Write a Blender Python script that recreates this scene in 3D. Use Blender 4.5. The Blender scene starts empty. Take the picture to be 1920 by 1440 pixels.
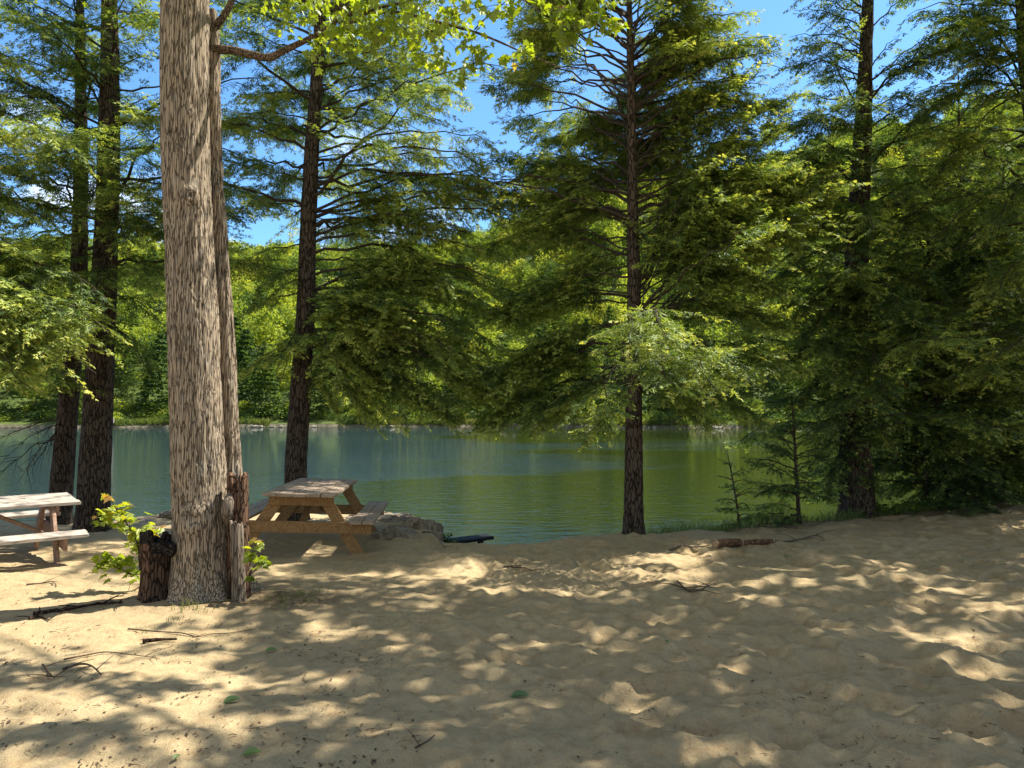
import bpy, bmesh, math, random
import numpy as np
from mathutils import Vector, Matrix

random.seed(7)
RNG = np.random.default_rng(11)
R = math.radians
scene = bpy.context.scene
COL = scene.collection

# ------------------------------------------------------------------ camera
F = 1400.0
HORIZON = 775.0
CAMZ = 1.70
TH = math.atan((HORIZON - 720.0) / F)
WATER = -1.0
cam_d = bpy.data.cameras.new('camera')
cam = bpy.data.objects.new('camera', cam_d)
COL.objects.link(cam)
cam.location = (0, 0, CAMZ)
cam.rotation_euler = (math.pi / 2 + TH, 0, 0)
cam_d.sensor_width = 36.0
cam_d.lens = 36.0 * F / 1920.0
cam_d.clip_start = 0.05
cam_d.clip_end = 3000
scene.camera = cam
_c, _s = math.cos(TH), math.sin(TH)


def ray(px, py):
    dx = (px - 960.0) / F
    dy = (720.0 - py) / F
    return np.array([dx, _c - dy * _s, _s + dy * _c])


def P(px, py, Y):
    d = ray(px, py)
    k = Y / d[1]
    return np.array([d[0] * k, Y, CAMZ + d[2] * k])


def proj(p):
    q = p - np.array([0, 0, CAMZ])
    f = q[..., 1] * _c + q[..., 2] * _s
    u = -q[..., 1] * _s + q[..., 2] * _c
    f = np.where(f < 0.05, 0.05, f)
    return 960 + F * q[..., 0] / f, 720 - F * u / f


# ------------------------------------------------------------------ sun
SUN_EL, SUN_AZ = 58.0, 26.0            # azimuth: degrees from +X towards +Y
SUN = np.array([math.cos(R(SUN_AZ)) * math.cos(R(SUN_EL)),
                math.sin(R(SUN_AZ)) * math.cos(R(SUN_EL)), math.sin(R(SUN_EL))])
sl = bpy.data.lights.new('sun', 'SUN')
sl.energy = 5.0
sl.angle = R(0.6)
sl.color = (1.0, 0.94, 0.83)
so = bpy.data.objects.new('sun', sl)
COL.objects.link(so)
so.location = (20, 10, 40)
so.rotation_euler = Vector(SUN).to_track_quat('Z', 'Y').to_euler()

# ------------------------------------------------------------------ helpers: nodes
def mat(name):
    m = bpy.data.materials.new(name)
    m.use_nodes = True
    nt = m.node_tree
    nt.nodes.clear()
    return m, nt


def N(nt, kind, **kw):
    n = nt.nodes.new(kind)
    for k, v in kw.items():
        if k.startswith('i_'):
            key = k[2:].replace('_', ' ')
            n.inputs[key].default_value = v
        else:
            setattr(n, k, v)
    return n


def L(nt, a, b):
    nt.links.new(a, b)


def ramp(nt, stops, fac=None):
    n = nt.nodes.new('ShaderNodeValToRGB')
    e = n.color_ramp.elements
    while len(e) < len(stops):
        e.new(0.5)
    for el, (p, c) in zip(e, stops):
        el.position = p
        el.color = (c[0], c[1], c[2], 1)
    if fac is not None:
        L(nt, fac, n.inputs['Fac'])
    return n


def mathn(nt, op, a, b=None, c=None):
    n = nt.nodes.new('ShaderNodeMath')
    n.operation = op
    for i, v in enumerate((a, b, c)):
        if v is None:
            continue
        if isinstance(v, (int, float)):
            n.inputs[i].default_value = v
        else:
            L(nt, v, n.inputs[i])
    return n.outputs[0]


def mixc(nt, fac, a, b, blend='MIX'):
    n = nt.nodes.new('ShaderNodeMix')
    n.data_type = 'RGBA'
    n.blend_type = blend
    for sock, v in ((n.inputs[0], fac), (n.inputs[6], a), (n.inputs[7], b)):
        if isinstance(v, (int, float)):
            sock.default_value = v
        elif isinstance(v, tuple):
            sock.default_value = (v[0], v[1], v[2], 1)
        else:
            L(nt, v, sock)
    return n.outputs[2]


def noise(nt, vec, scale, detail=4, rough=0.55, dist=0.0):
    n = N(nt, 'ShaderNodeTexNoise')
    n.inputs['Scale'].default_value = scale
    n.inputs['Detail'].default_value = detail
    n.inputs['Roughness'].default_value = rough
    n.inputs['Distortion'].default_value = dist
    if vec is not None:
        L(nt, vec, n.inputs['Vector'])
    return n.outputs['Fac']


def mapping(nt, scale=(1, 1, 1), coord='Object', rot=(0, 0, 0)):
    t = N(nt, 'ShaderNodeTexCoord')
    m = N(nt, 'ShaderNodeMapping')
    m.inputs['Scale'].default_value = scale
    m.inputs['Rotation'].default_value = rot
    L(nt, t.outputs[coord], m.inputs['Vector'])
    return m.outputs['Vector']


def finish(nt, color, rough=0.9, height=None, hdist=0.01, hstr=1.0, spec=0.2):
    b = N(nt, 'ShaderNodeBsdfPrincipled')
    o = N(nt, 'ShaderNodeOutputMaterial')
    if isinstance(color, tuple):
        b.inputs['Base Color'].default_value = (*color, 1)
    else:
        L(nt, color, b.inputs['Base Color'])
    if isinstance(rough, (int, float)):
        b.inputs['Roughness'].default_value = rough
    else:
        L(nt, rough, b.inputs['Roughness'])
    b.inputs['Specular IOR Level'].default_value = spec
    if height is not None:
        bp = N(nt, 'ShaderNodeBump')
        bp.inputs['Distance'].default_value = hdist
        bp.inputs['Strength'].default_value = hstr
        L(nt, height, bp.inputs['Height'])
        L(nt, bp.outputs['Normal'], b.inputs['Normal'])
    L(nt, b.outputs[0], o.inputs['Surface'])
    return b


def leaf_mat(name, stops, trans=0.4, tcol=(1.25, 1.15, 0.5), gloss=0.06, grough=0.45):
    m, nt = mat(name)
    a = N(nt, 'ShaderNodeAttribute', attribute_name='tint')
    c = ramp(nt, stops, a.outputs['Fac']).outputs['Color']
    d = N(nt, 'ShaderNodeBsdfDiffuse')
    L(nt, c, d.inputs['Color'])
    t = N(nt, 'ShaderNodeBsdfTranslucent')
    L(nt, mixc(nt, 1.0, c, tcol, 'MULTIPLY'), t.inputs['Color'])
    g = N(nt, 'ShaderNodeBsdfGlossy')
    g.inputs['Roughness'].default_value = grough
    g.inputs['Color'].default_value = (0.8, 0.85, 0.8, 1)
    mx = N(nt, 'ShaderNodeMixShader')
    mx.inputs[0].default_value = trans
    L(nt, d.outputs[0], mx.inputs[1]); L(nt, t.outputs[0], mx.inputs[2])
    m2 = N(nt, 'ShaderNodeMixShader')
    m2.inputs[0].default_value = gloss
    L(nt, mx.outputs[0], m2.inputs[1]); L(nt, g.outputs[0], m2.inputs[2])
    o = N(nt, 'ShaderNodeOutputMaterial')
    L(nt, m2.outputs[0], o.inputs['Surface'])
    return m


def bark_mat(name, ridge, furrow, sx=34.0, sz=5.0, moss=None, hd=0.02, lichen=0.0):
    m, nt = mat(name)
    v = mapping(nt, (sx, sx, sz))
    vo = N(nt, 'ShaderNodeTexVoronoi', feature='DISTANCE_TO_EDGE')
    wob = N(nt, 'ShaderNodeTexNoise'); wob.inputs['Scale'].default_value = 1.3
    L(nt, v, wob.inputs['Vector'])
    add = N(nt, 'ShaderNodeMixRGB', blend_type='ADD'); add.inputs[0].default_value = 0.9
    L(nt, v, add.inputs[1]); L(nt, wob.outputs['Color'], add.inputs[2])
    L(nt, add.outputs[0], vo.inputs['Vector'])
    vo.inputs['Scale'].default_value = 1.0
    n1 = noise(nt, v, 0.9, 6, 0.65)
    n2 = noise(nt, mapping(nt, (7, 7, 3)), 1.0, 4, 0.6)
    crev = N(nt, 'ShaderNodeMapRange'); crev.inputs['From Min'].default_value = 0.0; crev.inputs['From Max'].default_value = 0.12
    L(nt, vo.outputs['Distance'], crev.inputs['Value'])
    h = mathn(nt, 'ADD', crev.outputs[0], mathn(nt, 'MULTIPLY', n1, 0.42))
    c = ramp(nt, [(0.28, furrow), (0.62, tuple(0.35 * a + 0.65 * b for a, b in zip(furrow, ridge))), (1.4 / 1.55, ridge)], mathn(nt, 'DIVIDE', h, 1.32)).outputs['Color']
    c = mixc(nt, mathn(nt, 'MULTIPLY', n2, 0.7), c, (0.55, 0.5, 0.45), 'MULTIPLY')
    if lichen:
        n3 = noise(nt, mapping(nt, (9, 9, 6)), 1.0, 5, 0.7)
        f = ramp(nt, [(0.55, (0, 0, 0)), (0.68, (1, 1, 1))], n3).outputs['Color']
        c = mixc(nt, mathn(nt, 'MULTIPLY', f, lichen), c, (0.42, 0.42, 0.37))
    finish(nt, c, 0.95, h, hd, 1.0, 0.1)
    return m


# ------------------------------------------------------------------ helpers: noise in numpy
def _hash(i, j, k, seed):
    h = (i.astype(np.int64) * 73856093) ^ (j.astype(np.int64) * 19349663) ^ (k.astype(np.int64) * 83492791) ^ (seed * 2654435)
    h = (h ^ (h >> 13)) * 1274126177
    h = h & 0x7fffffff
    h = (h ^ (h >> 16)) * 60493
    return ((h & 0xffff) / 65535.0)


def vn(x, y, z=None, seed=0):
    if z is None:
        z = np.zeros_like(x)
    i, j, k = np.floor(x), np.floor(y), np.floor(z)
    fx, fy, fz = x - i, y - j, z - k
    fx = fx * fx * fx * (fx * (fx * 6 - 15) + 10); fy = fy * fy * fy * (fy * (fy * 6 - 15) + 10); fz = fz * fz * (3 - 2 * fz)
    r = 0
    for a in (0, 1):
        for b in (0, 1):
            for c in (0, 1):
                w = (fx if a else 1 - fx) * (fy if b else 1 - fy) * (fz if c else 1 - fz)
                r = r + w * _hash(i + a, j + b, k + c, seed)
    return r * 2 - 1


def fbm(x, y, z=None, seed=0, oct=4, gain=0.5):
    r = 0; a = 1.0; f = 1.0
    for o in range(oct):
        r = r + a * vn(x * f + 17.3 * o, y * f - 9.1 * o, None if z is None else z * f, seed + o)
        a *= gain; f *= 2.03
    return r


def sstep(a, b, x):
    t = np.clip((x - a) / (b - a), 0, 1)
    return t * t * (3 - 2 * t)


# ------------------------------------------------------------------ helpers: objects
def tag(o, label=None, cat=None, group=None, kind=None):
    if label: o['label'] = label
    if cat: o['category'] = cat
    if group: o['group'] = group
    if kind: o['kind'] = kind
    return o


def empty(name, loc, label, cat, group=None, rz=0.0, rot=None):
    o = bpy.data.objects.new(name, None)
    COL.objects.link(o)
    o.location = tuple(float(v) for v in loc)
    o.rotation_euler = rot if rot else (0, 0, rz)
    o.empty_display_size = 0.2
    return tag(o, label, cat, group)


class MB:
    """collects polygons of any size, with a material index and a tint per face"""
    def __init__(self):
        self.v = []; self.f = []; self.n = 0

    def add(self, verts, faces, mi=0, tint=0.5, smooth=False):
        verts = np.asarray(verts, float).reshape(-1, 3)
        faces = np.asarray(faces, np.int64)
        self.v.append(verts)
        t = np.broadcast_to(np.asarray(tint, float), (len(faces),))
        self.f.append((faces + self.n, mi, t, smooth))
        self.n += len(verts)

    def build(self, name, mats, parent=None, origin=None, smooth=None):
        me = bpy.data.meshes.new(name)
        V = np.concatenate(self.v) if self.v else np.zeros((0, 3))
        if parent is not None and origin is None:
            V = V - np.array(parent.location)
        elif origin is not None:
            V = V - np.asarray(origin)
        me.vertices.add(len(V))
        me.vertices.foreach_set('co', V.astype(np.float32).ravel())
        lt = np.concatenate([np.full(len(f), f.shape[1], np.int32) for f, *_ in self.f])
        lv = np.concatenate([f.ravel() for f, *_ in self.f]).astype(np.int32)
        ls = np.concatenate([[0], np.cumsum(lt)[:-1]]).astype(np.int32)
        me.loops.add(len(lv)); me.loops.foreach_set('vertex_index', lv)
        me.polygons.add(len(lt)); me.polygons.foreach_set('loop_start', ls); me.polygons.foreach_set('loop_total', lt)
        me.polygons.foreach_set('material_index', np.concatenate([np.full(len(f), mi, np.int32) for f, mi, t, s in self.f]))
        me.polygons.foreach_set('use_smooth', np.concatenate([np.full(len(f), s, bool) for f, mi, t, s in self.f]))
        at = me.attributes.new('tint', 'FLOAT', 'FACE')
        at.data.foreach_set('value', np.concatenate([t for f, mi, t, s in self.f]).astype(np.float32))
        for m in (mats if isinstance(mats, (list, tuple)) else [mats]):
            me.materials.append(m)
        me.update(calc_edges=True); me.validate()
        o = bpy.data.objects.new(name, me)
        COL.objects.link(o)
        if parent is not None:
            o.parent = parent
        elif origin is not None:
            o.location = tuple(float(a) for a in origin)
        return o


def resample(pts, rad, n):
    pts = np.asarray(pts, float); rad = np.asarray(rad, float)
    # catmull-rom through the points
    m = len(pts)
    ts = np.linspace(0, m - 1, n)
    i = np.clip(np.floor(ts).astype(int), 0, m - 2); f = (ts - i)[:, None]
    g = lambda k: pts[np.clip(k, 0, m - 1)]
    p0, p1, p2, p3 = g(i - 1), g(i), g(i + 1), g(i + 2)
    c = 0.5 * ((2 * p1) + (-p0 + p2) * f + (2 * p0 - 5 * p1 + 4 * p2 - p3) * f ** 2 + (-p0 + 3 * p1 - 3 * p2 + p3) * f ** 3)
    r = rad[i] * (1 - f[:, 0]) + rad[i + 1] * f[:, 0]
    return c, r


def frames(pts):
    T = np.gradient(pts, axis=0)
    T /= np.linalg.norm(T, axis=1)[:, None] + 1e-9
    ref = np.array([0.0, 1.0, 0.0]) if abs(T[len(T) // 2][1]) < 0.8 else np.array([0, 0, 1.0])
    A = np.cross(T, ref); A /= np.linalg.norm(A, axis=1)[:, None] + 1e-9
    B = np.cross(T, A)
    return T, A, B


def tube(mb, pts, rad, seg=6, mi=0, n=None, disp=None, cap=True, tint=0.5, smooth=True):
    if n:
        pts, rad = resample(pts, rad, n)
    pts = np.asarray(pts, float); rad = np.asarray(rad, float)
    T, A, B = frames(pts)
    an = np.linspace(0, 2 * math.pi, seg, endpoint=False)
    ca, sa = np.cos(an)[None, :, None], np.sin(an)[None, :, None]
    dirs = A[:, None, :] * ca + B[:, None, :] * sa
    rr = np.repeat(rad[:, None], seg, 1)
    if disp is not None:
        rr = rr + disp(pts[:, None, :] + dirs * rad[:, None, None], dirs, np.broadcast_to(an, rr.shape), rr)
    V = pts[:, None, :] + dirs * rr[..., None]
    k = len(pts)
    i, j = np.meshgrid(np.arange(k - 1), np.arange(seg), indexing='ij')
    j2 = (j + 1) % seg
    Fq = np.stack([i * seg + j, (i + 1) * seg + j, (i + 1) * seg + j2, i * seg + j2], -1).reshape(-1, 4)[:, ::-1]
    V = V.reshape(-1, 3)
    mb.add(V, Fq, mi, tint, smooth)
    if cap:
        for row, rev in ((0, False), (k - 1, True)):
            c = pts[row]
            ring = V[row * seg:(row + 1) * seg]
            vv = np.concatenate([ring, [c]])
            f = np.array([[a, (a + 1) % seg, seg] for a in range(seg)])
            mb.add(vv, f[:, ::-1] if rev else f, mi, tint, False)
    return V


def box(mb, c, ax, ay, az, hx, hy, hz, mi=0, bev=0.004, tint=0.5):
    """bevelled box: centre, three unit axes, half sizes"""
    bm = bmesh.new()
    bmesh.ops.create_cube(bm, size=2.0)
    for v in bm.verts:
        v.co = Vector((v.co.x * hx, v.co.y * hy, v.co.z * hz))
    if bev:
        bmesh.ops.bevel(bm, geom=list(bm.edges), offset=bev, segments=1, affect='EDGES')
    M = np.array([ax, ay, az])
    V = np.array([v.co[:] for v in bm.verts]) @ M + np.asarray(c)
    bm.verts.index_update()
    by = {}
    for f in bm.faces:
        by.setdefault(len(f.verts), []).append([v.index for v in f.verts])
    base = mb.n
    first = True
    for k, fs in by.items():
        if first:
            mb.add(V, np.array(fs), mi, tint); first = False
        else:
            mb.f.append((np.array(fs, np.int64) + base, mi, np.full(len(fs), tint), False))
    bm.free()


def bar(mb, p, q, w, h, up=(0, 0, 1), mi=0, bev=0.004):
    """plank from p to q; w across, h along 'up'"""
    p = np.asarray(p, float); q = np.asarray(q, float)
    d = q - p; l = np.linalg.norm(d); d /= l
    s = np.cross(d, up); s /= np.linalg.norm(s)
    u = np.cross(s, d)
    box(mb, (p + q) / 2, d, s, u, l / 2, w / 2, h / 2, mi, bev)


# ------------------------------------------------------------------ ground
LIP = np.array([(-90, 22), (-40, 15), (-20, 13), (-12, 12.6), (-8.2, 12.2), (-6.6, 12.3), (-5.9, 12.9), (-3.6, 12.8), (-2.3, 12.9), (-1.6, 12.2),
                (-0.95, 9.95), (-0.07, 9.75), (0.63, 9.9), (1.65, 10.75), (3.05, 10.9), (4.0, 11.5), (5.6, 12.4), (7.3, 13.1), (9.6, 14.2),
                (14, 16.5), (30, 23), (90, 40)])


def ylip(x):
    return np.interp(x, LIP[:, 0], LIP[:, 1]) + 0.10 * vn(x * 1.3, x * 0 + 3.0, seed=5)


def base_h(x, y):
    d = y - ylip(x)
    z = -1.30 * sstep(0.0, 2.0, d) - 0.16 * np.clip(d - 1.0, 0, 18)
    z = z - 0.02 * np.exp(-(d / 0.5) ** 2)
    r2 = ((x + 2.75) / 1.3) ** 2 + ((y - 6.7) / 0.8) ** 2
    z = z + 0.07 * np.exp(-r2)
    z = z + 0.012 * np.clip(x - 3.0, 0, 12) * sstep(7, 12, y) * (d < 2)
    z = z + 0.05 * fbm(x * 0.35, y * 0.5, seed=21, oct=2)
    return z


def axis_pts(lo, hi, step, far_lo, far_hi):
    core = np.arange(lo, hi, step)
    g = []
    s = step; p = core[-1]
    while p < far_hi:
        s = min(s * 1.16, 6.0); p += s; g.append(p)
    b = []
    s = step; p = lo
    while p > far_lo:
        s = min(s * 1.16, 6.0); p -= s; b.append(p)
    return np.array(b[::-1] + list(core) + g)


gx = axis_pts(-8.5, 9.5, 0.024, -90, 90)
gy = axis_pts(2.4, 13.6, 0.024, -40, 34)
GX, GY = np.meshgrid(gx, gy, indexing='xy')
GH = base_h(GX, GY)
# trampled sand: lumps and foot pits, stronger to the right
amp = 0.35 + 0.65 * sstep(-2.5, 1.5, GX + 0.3 * (GY - 6))
flat = sstep(0.6, -0.2, GY - ylip(GX))
warp = 0.35 * fbm(GX * 0.9, GY * 0.9, seed=31, oct=2)
GH += amp * flat * (0.032 * vn(GX * 1.9 + warp, GY * 2.6 + warp, seed=33) + 0.025 * vn(GX * 3.6 - warp, GY * 4.6, seed=34)
                    + 0.014 * vn(GX * 8.0, GY * 9.5, seed=35))
GH += flat * sstep(14, 10, GY) * (0.5 + 0.5 * amp) * 0.0075 * fbm(GX * 13, GY * 15, seed=36, oct=2)
GH -= flat * sstep(14, 9, GY) * (0.35 + 0.65 * amp) * 0.011 * np.maximum(0, 0.22 - np.abs(vn(GX * 7.5 + warp, GY * 9 - warp, seed=46))) / 0.22 * sstep(-0.1, 0.5, vn(GX * 2.2, GY * 2.2, seed=47))
GH += (1 - amp) * flat * 0.006 * fbm(GX * 6, GY * 8, seed=38, oct=3)
pr = np.random.default_rng(5)
for _ in range(900):
    y = 2.4 + 10.5 * pr.random() ** 1.2
    x = -0.66 * y + 1.36 * y * pr.random()
    x += pr.normal() * 0.3
    a_here = 0.3 + 0.7 * float(sstep(-2.0, 1.5, np.array(x + 0.3 * (y - 6))))
    if y > float(ylip(np.array([x]))[0]) - 0.3:
        continue
    rx, ry = pr.uniform(0.08, 0.16), pr.uniform(0.11, 0.22)
    an = pr.uniform(0, 3.14)
    dep = pr.uniform(0.008, 0.030) * a_here
    i0, i1 = np.searchsorted(gx, [x - 0.75, x + 0.75]); j0, j1 = np.searchsorted(gy, [y - 0.75, y + 0.75])
    sx = GX[j0:j1, i0:i1] - x; sy = GY[j0:j1, i0:i1] - y
    u = (sx * math.cos(an) + sy * math.sin(an)) / rx; v = (-sx * math.sin(an) + sy * math.cos(an)) / ry
    rr = np.sqrt(u * u + v * v) * (1 + 0.22 * vn(GX[j0:j1, i0:i1] * 11, GY[j0:j1, i0:i1] * 11, seed=48))
    GH[j0:j1, i0:i1] += -dep * np.exp(-(rr / 0.98) ** 9) + 0.55 * dep * np.exp(-((rr - 1.3) / 0.28) ** 2)


def gz(x, y):
    i = int(np.clip(np.searchsorted(gx, x) - 1, 0, len(gx) - 2)); j = int(np.clip(np.searchsorted(gy, y) - 1, 0, len(gy) - 2))
    fx = (x - gx[i]) / (gx[i + 1] - gx[i]); fy = (y - gy[j]) / (gy[j + 1] - gy[j])
    return float((GH[j, i] * (1 - fx) + GH[j, i + 1] * fx) * (1 - fy) + (GH[j + 1, i] * (1 - fx) + GH[j + 1, i + 1] * fx) * fy)


def G(px, py, dz=0.0):
    """the point of the ground seen at a place in the photograph"""
    d = ray(px, py); z = 0.0
    for _ in range(14):
        k = (z - CAMZ) / d[2]
        z = 0.5 * z + 0.5 * gz(d[0] * k, d[1] * k)
    k = (z - CAMZ) / d[2]
    return np.array([d[0] * k, d[1] * k, gz(d[0] * k, d[1] * k) + dz])


def sand_mat():
    m, nt = mat('sand')
    v = mapping(nt, (1, 1, 1))
    n1 = noise(nt, v, 0.8, 5, 0.6)
    n2 = noise(nt, v, 9.0, 6, 0.7)
    n3 = noise(nt, v, 160.0, 3, 0.7)
    c = ramp(nt, [(0.3, (0.375, 0.288, 0.163)), (0.7, (0.465, 0.362, 0.210))], n1).outputs['Color']
    c = mixc(nt, ramp(nt, [(0.30, (1, 1, 1)), (0.52, (0, 0, 0))], n2).outputs['Color'], c, (0.335, 0.235, 0.125))
    grains = ramp(nt, [(0.28, (0.72, 0.70, 0.66)), (0.5, (1, 1, 1)), (0.76, (1.12, 1.1, 1.05))], n3).outputs['Color']
    c = mixc(nt, 1.0, c, grains, 'MULTIPLY')
    # flecks of needle litter and dirt in the sand
    n4 = noise(nt, mapping(nt, (1, 1.5, 1), rot=(0, 0, 0.5)), 34.0, 4, 0.75, 1.2)
    n5 = noise(nt, v, 1.7, 4, 0.65)
    fl = mathn(nt, 'GREATER_THAN', mathn(nt, 'ADD', n4, mathn(nt, 'MULTIPLY', n5, 0.28)), 0.805)
    c = mixc(nt, mathn(nt, 'MULTIPLY', fl, 0.75), c, (0.10, 0.062, 0.04))
    a = N(nt, 'ShaderNodeAttribute', attribute_name='litter')
    n6 = noise(nt, v, 22.0, 5, 0.7)
    lf = mathn(nt, 'MULTIPLY', a.outputs['Fac'], ramp(nt, [(0.35, (0.15, 0.15, 0.15)), (0.62, (1, 1, 1))], n6).outputs['Color'])
    lc = ramp(nt, [(0.35, (0.065, 0.045, 0.028)), (0.65, (0.16, 0.105, 0.06))], noise(nt, v, 45.0, 4, 0.7)).outputs['Color']
    c = mixc(nt, lf, c, lc)
    h = mathn(nt, 'ADD', mathn(nt, 'MULTIPLY', n3, 0.35), mathn(nt, 'MULTIPLY', noise(nt, v, 30.0, 5, 0.7), 1.0))
    finish(nt, c, 0.95, h, 0.018, 1.0, 0.1)
    return m


M_SAND = sand_mat()
nyy, nxx = GX.shape
i, j = np.meshgrid(np.arange(nyy - 1), np.arange(nxx - 1), indexing='ij')
quads = np.stack([i * nxx + j, i * nxx + j + 1, (i + 1) * nxx + j + 1, (i + 1) * nxx + j], -1).reshape(-1, 4)
gm = MB()
gm.add(np.stack([GX, GY, GH], -1).reshape(-1, 3), quads, 0, 0.5, True)
ground = gm.build('ground', M_SAND)
tag(ground, kind='structure')
d = GY - ylip(GX)
lit_ = sstep(-1.0, 0.0, d + 0.5 * fbm(GX * 1.2, GY * 1.2, seed=41)) * sstep(1.6, 4.5, GX) + sstep(0.3, 0.9, d)
lit_ += 0.95 * np.exp(-(((GX + 2.0) / 0.75) ** 2 + ((GY - 6.75) / 0.35) ** 2)) + 0.8 * np.exp(-(((GX + 2.75) / 0.85) ** 2 + ((GY - 6.6) / 0.45) ** 2))
lit_ += 0.5 * sstep(0.1, 0.6, fbm(GX * 0.7, GY * 1.0, seed=43, oct=3)) * sstep(0.5, -2.0, GX) * sstep(8.3, 6.5, GY)
lit_ += sstep(9, 16, np.abs(GX)) + sstep(-2, -8, GY)
at = ground.data.attributes.new('litter', 'FLOAT', 'POINT')
at.data.foreach_set('value', np.clip(lit_, 0, 1).astype(np.float32).ravel())

# ------------------------------------------------------------------ lake
def water_mat():
    m, nt = mat('lake water')
    geo = N(nt, 'ShaderNodeNewGeometry')
    def mp(sc, rz):
        q = N(nt, 'ShaderNodeMapping')
        q.inputs['Scale'].default_value = sc; q.inputs['Rotation'].default_value = (0, 0, rz)
        L(nt, geo.outputs['Position'], q.inputs['Vector'])
        return q.outputs['Vector']
    w1 = noise(nt, mp((0.55, 1.5, 1), 0.25), 1.9, 3, 0.5, 0.4)
    w2 = noise(nt, mp((0.7, 1.5, 1), -0.2), 5.2, 3, 0.55, 0.3)
    w3 = noise(nt, mp((0.8, 1.5, 1), 0.5), 12.0, 2, 0.5, 0.2)
    gust = noise(nt, mp((0.035, 0.055, 1), 0.1), 1.0, 3, 0.55)
    sx = N(nt, 'ShaderNodeSeparateXYZ'); L(nt, geo.outputs['Position'], sx.inputs[0])
    mr = N(nt, 'ShaderNodeMapRange')
    mr.inputs['From Min'].default_value = -26; mr.inputs['From Max'].default_value = -2
    mr.inputs['To Min'].default_value = 0.36; mr.inputs['To Max'].default_value = -0.17
    L(nt, sx.outputs['X'], mr.inputs['Value'])
    g = mathn(nt, 'ADD', gust, mr.outputs[0])
    st = ramp(nt, [(0.30, (0.13, 0.13, 0.13)), (0.72, (1, 1, 1))], g).outputs['Color']
    h = mathn(nt, 'MULTIPLY', mathn(nt, 'ADD', mathn(nt, 'MULTIPLY', w1, 1.0), mathn(nt, 'ADD', mathn(nt, 'MULTIPLY', w2, 0.50), mathn(nt, 'MULTIPLY', w3, 0.16))), st)
    b = finish(nt, (0.012, 0.020, 0.005), 0.02, h, 0.21, 1.0, 0.5)
    b.inputs['IOR'].default_value = 1.333
    return m


wm = MB()
wx = np.linspace(-420, 420, 41); wy = np.linspace(9.5, 200, 25)
WX, WY = np.meshgrid(wx, wy)
ii, jj = np.meshgrid(np.arange(24), np.arange(40), indexing='ij')
wm.add(np.stack([WX, WY, WX * 0 + WATER], -1).reshape(-1, 3), np.stack([ii * 41 + jj, ii * 41 + jj + 1, (ii + 1) * 41 + jj + 1, (ii + 1) * 41 + jj], -1).reshape(-1, 4))
tag(wm.build('lake', water_mat()), kind='structure')

# ------------------------------------------------------------------ far hillside
def shore_y(x):
    return 143 + 7 * vn(x / 46, x * 0 + 1, seed=50) + 1.3 * vn(x / 6, x * 0 + 1, seed=51) - 0.0004 * np.clip(x, 0, 400) ** 2


CREST_PX = [-1500, -300, 0, 450, 850, 1010, 1250, 1500, 1800, 2600, 3600]
CREST_T = [0.14, 0.165, 0.19, 0.192, 0.205, 0.245, 0.285, 0.32, 0.36, 0.37, 0.33]


def hill_h(x, y):
    sy = shore_y(x)
    d = y - sy
    px = 960 + F * x / 300.0
    crest = np.interp(px, CREST_PX, CREST_T) * 300
    z = -2.5 + 2.1 * sstep(-1.6, 0.7, d + 0.5 * vn(x / 2.3, x * 0, seed=57)) + 0.12 * np.clip(d, 0, 12)
    z = z + crest * (0.12 * sstep(2, 40, d) + 0.88 * sstep(4, 168, d)) * (1 + 0.05 * fbm(x / 40, y / 40, seed=53, oct=2))
    return z


hx = np.linspace(-420, 460, 520); hy = np.concatenate([np.linspace(125, 165, 110), np.linspace(166, 420, 100)])
HX, HY = np.meshgrid(hx, hy)
HH = hill_h(HX, HY)
hm = MB()
n1_, n0_ = HX.shape
ii, jj = np.meshgrid(np.arange(n1_ - 1), np.arange(n0_ - 1), indexing='ij')
hm.add(np.stack([HX, HY, HH], -1).reshape(-1, 3), np.stack([ii * n0_ + jj, ii * n0_ + jj + 1, (ii + 1) * n0_ + jj + 1, (ii + 1) * n0_ + jj], -1).reshape(-1, 4), 0, 0.5, True)
m, nt = mat('forest floor')
v = mapping(nt)
cz = N(nt, 'ShaderNodeSeparateXYZ'); L(nt, v, cz.inputs[0])
fl = ramp(nt, [(0.35, (0.03, 0.05, 0.015)), (0.7, (0.10, 0.13, 0.03))], noise(nt, v, 0.35, 6, 0.7)).outputs['Color']
gr = ramp(nt, [(0.3, (0.08, 0.068, 0.05)), (0.7, (0.20, 0.175, 0.13))], noise(nt, v, 1.3, 5, 0.7)).outputs['Color']
fz = N(nt, 'ShaderNodeMapRange'); fz.inputs['From Min'].default_value = -0.75; fz.inputs['From Max'].default_value = -0.30
L(nt, mathn(nt, 'ADD', cz.outputs['Z'], mathn(nt, 'MULTIPLY', mathn(nt, 'SUBTRACT', noise(nt, v, 0.5, 4), 0.5), 0.5)), fz.inputs['Value'])
finish(nt, mixc(nt, fz.outputs[0], gr, fl), 0.95, noise(nt, v, 1.5, 5), 0.3, 0.8, 0.1)
tag(hm.build('hillside', m), kind='structure')

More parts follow.
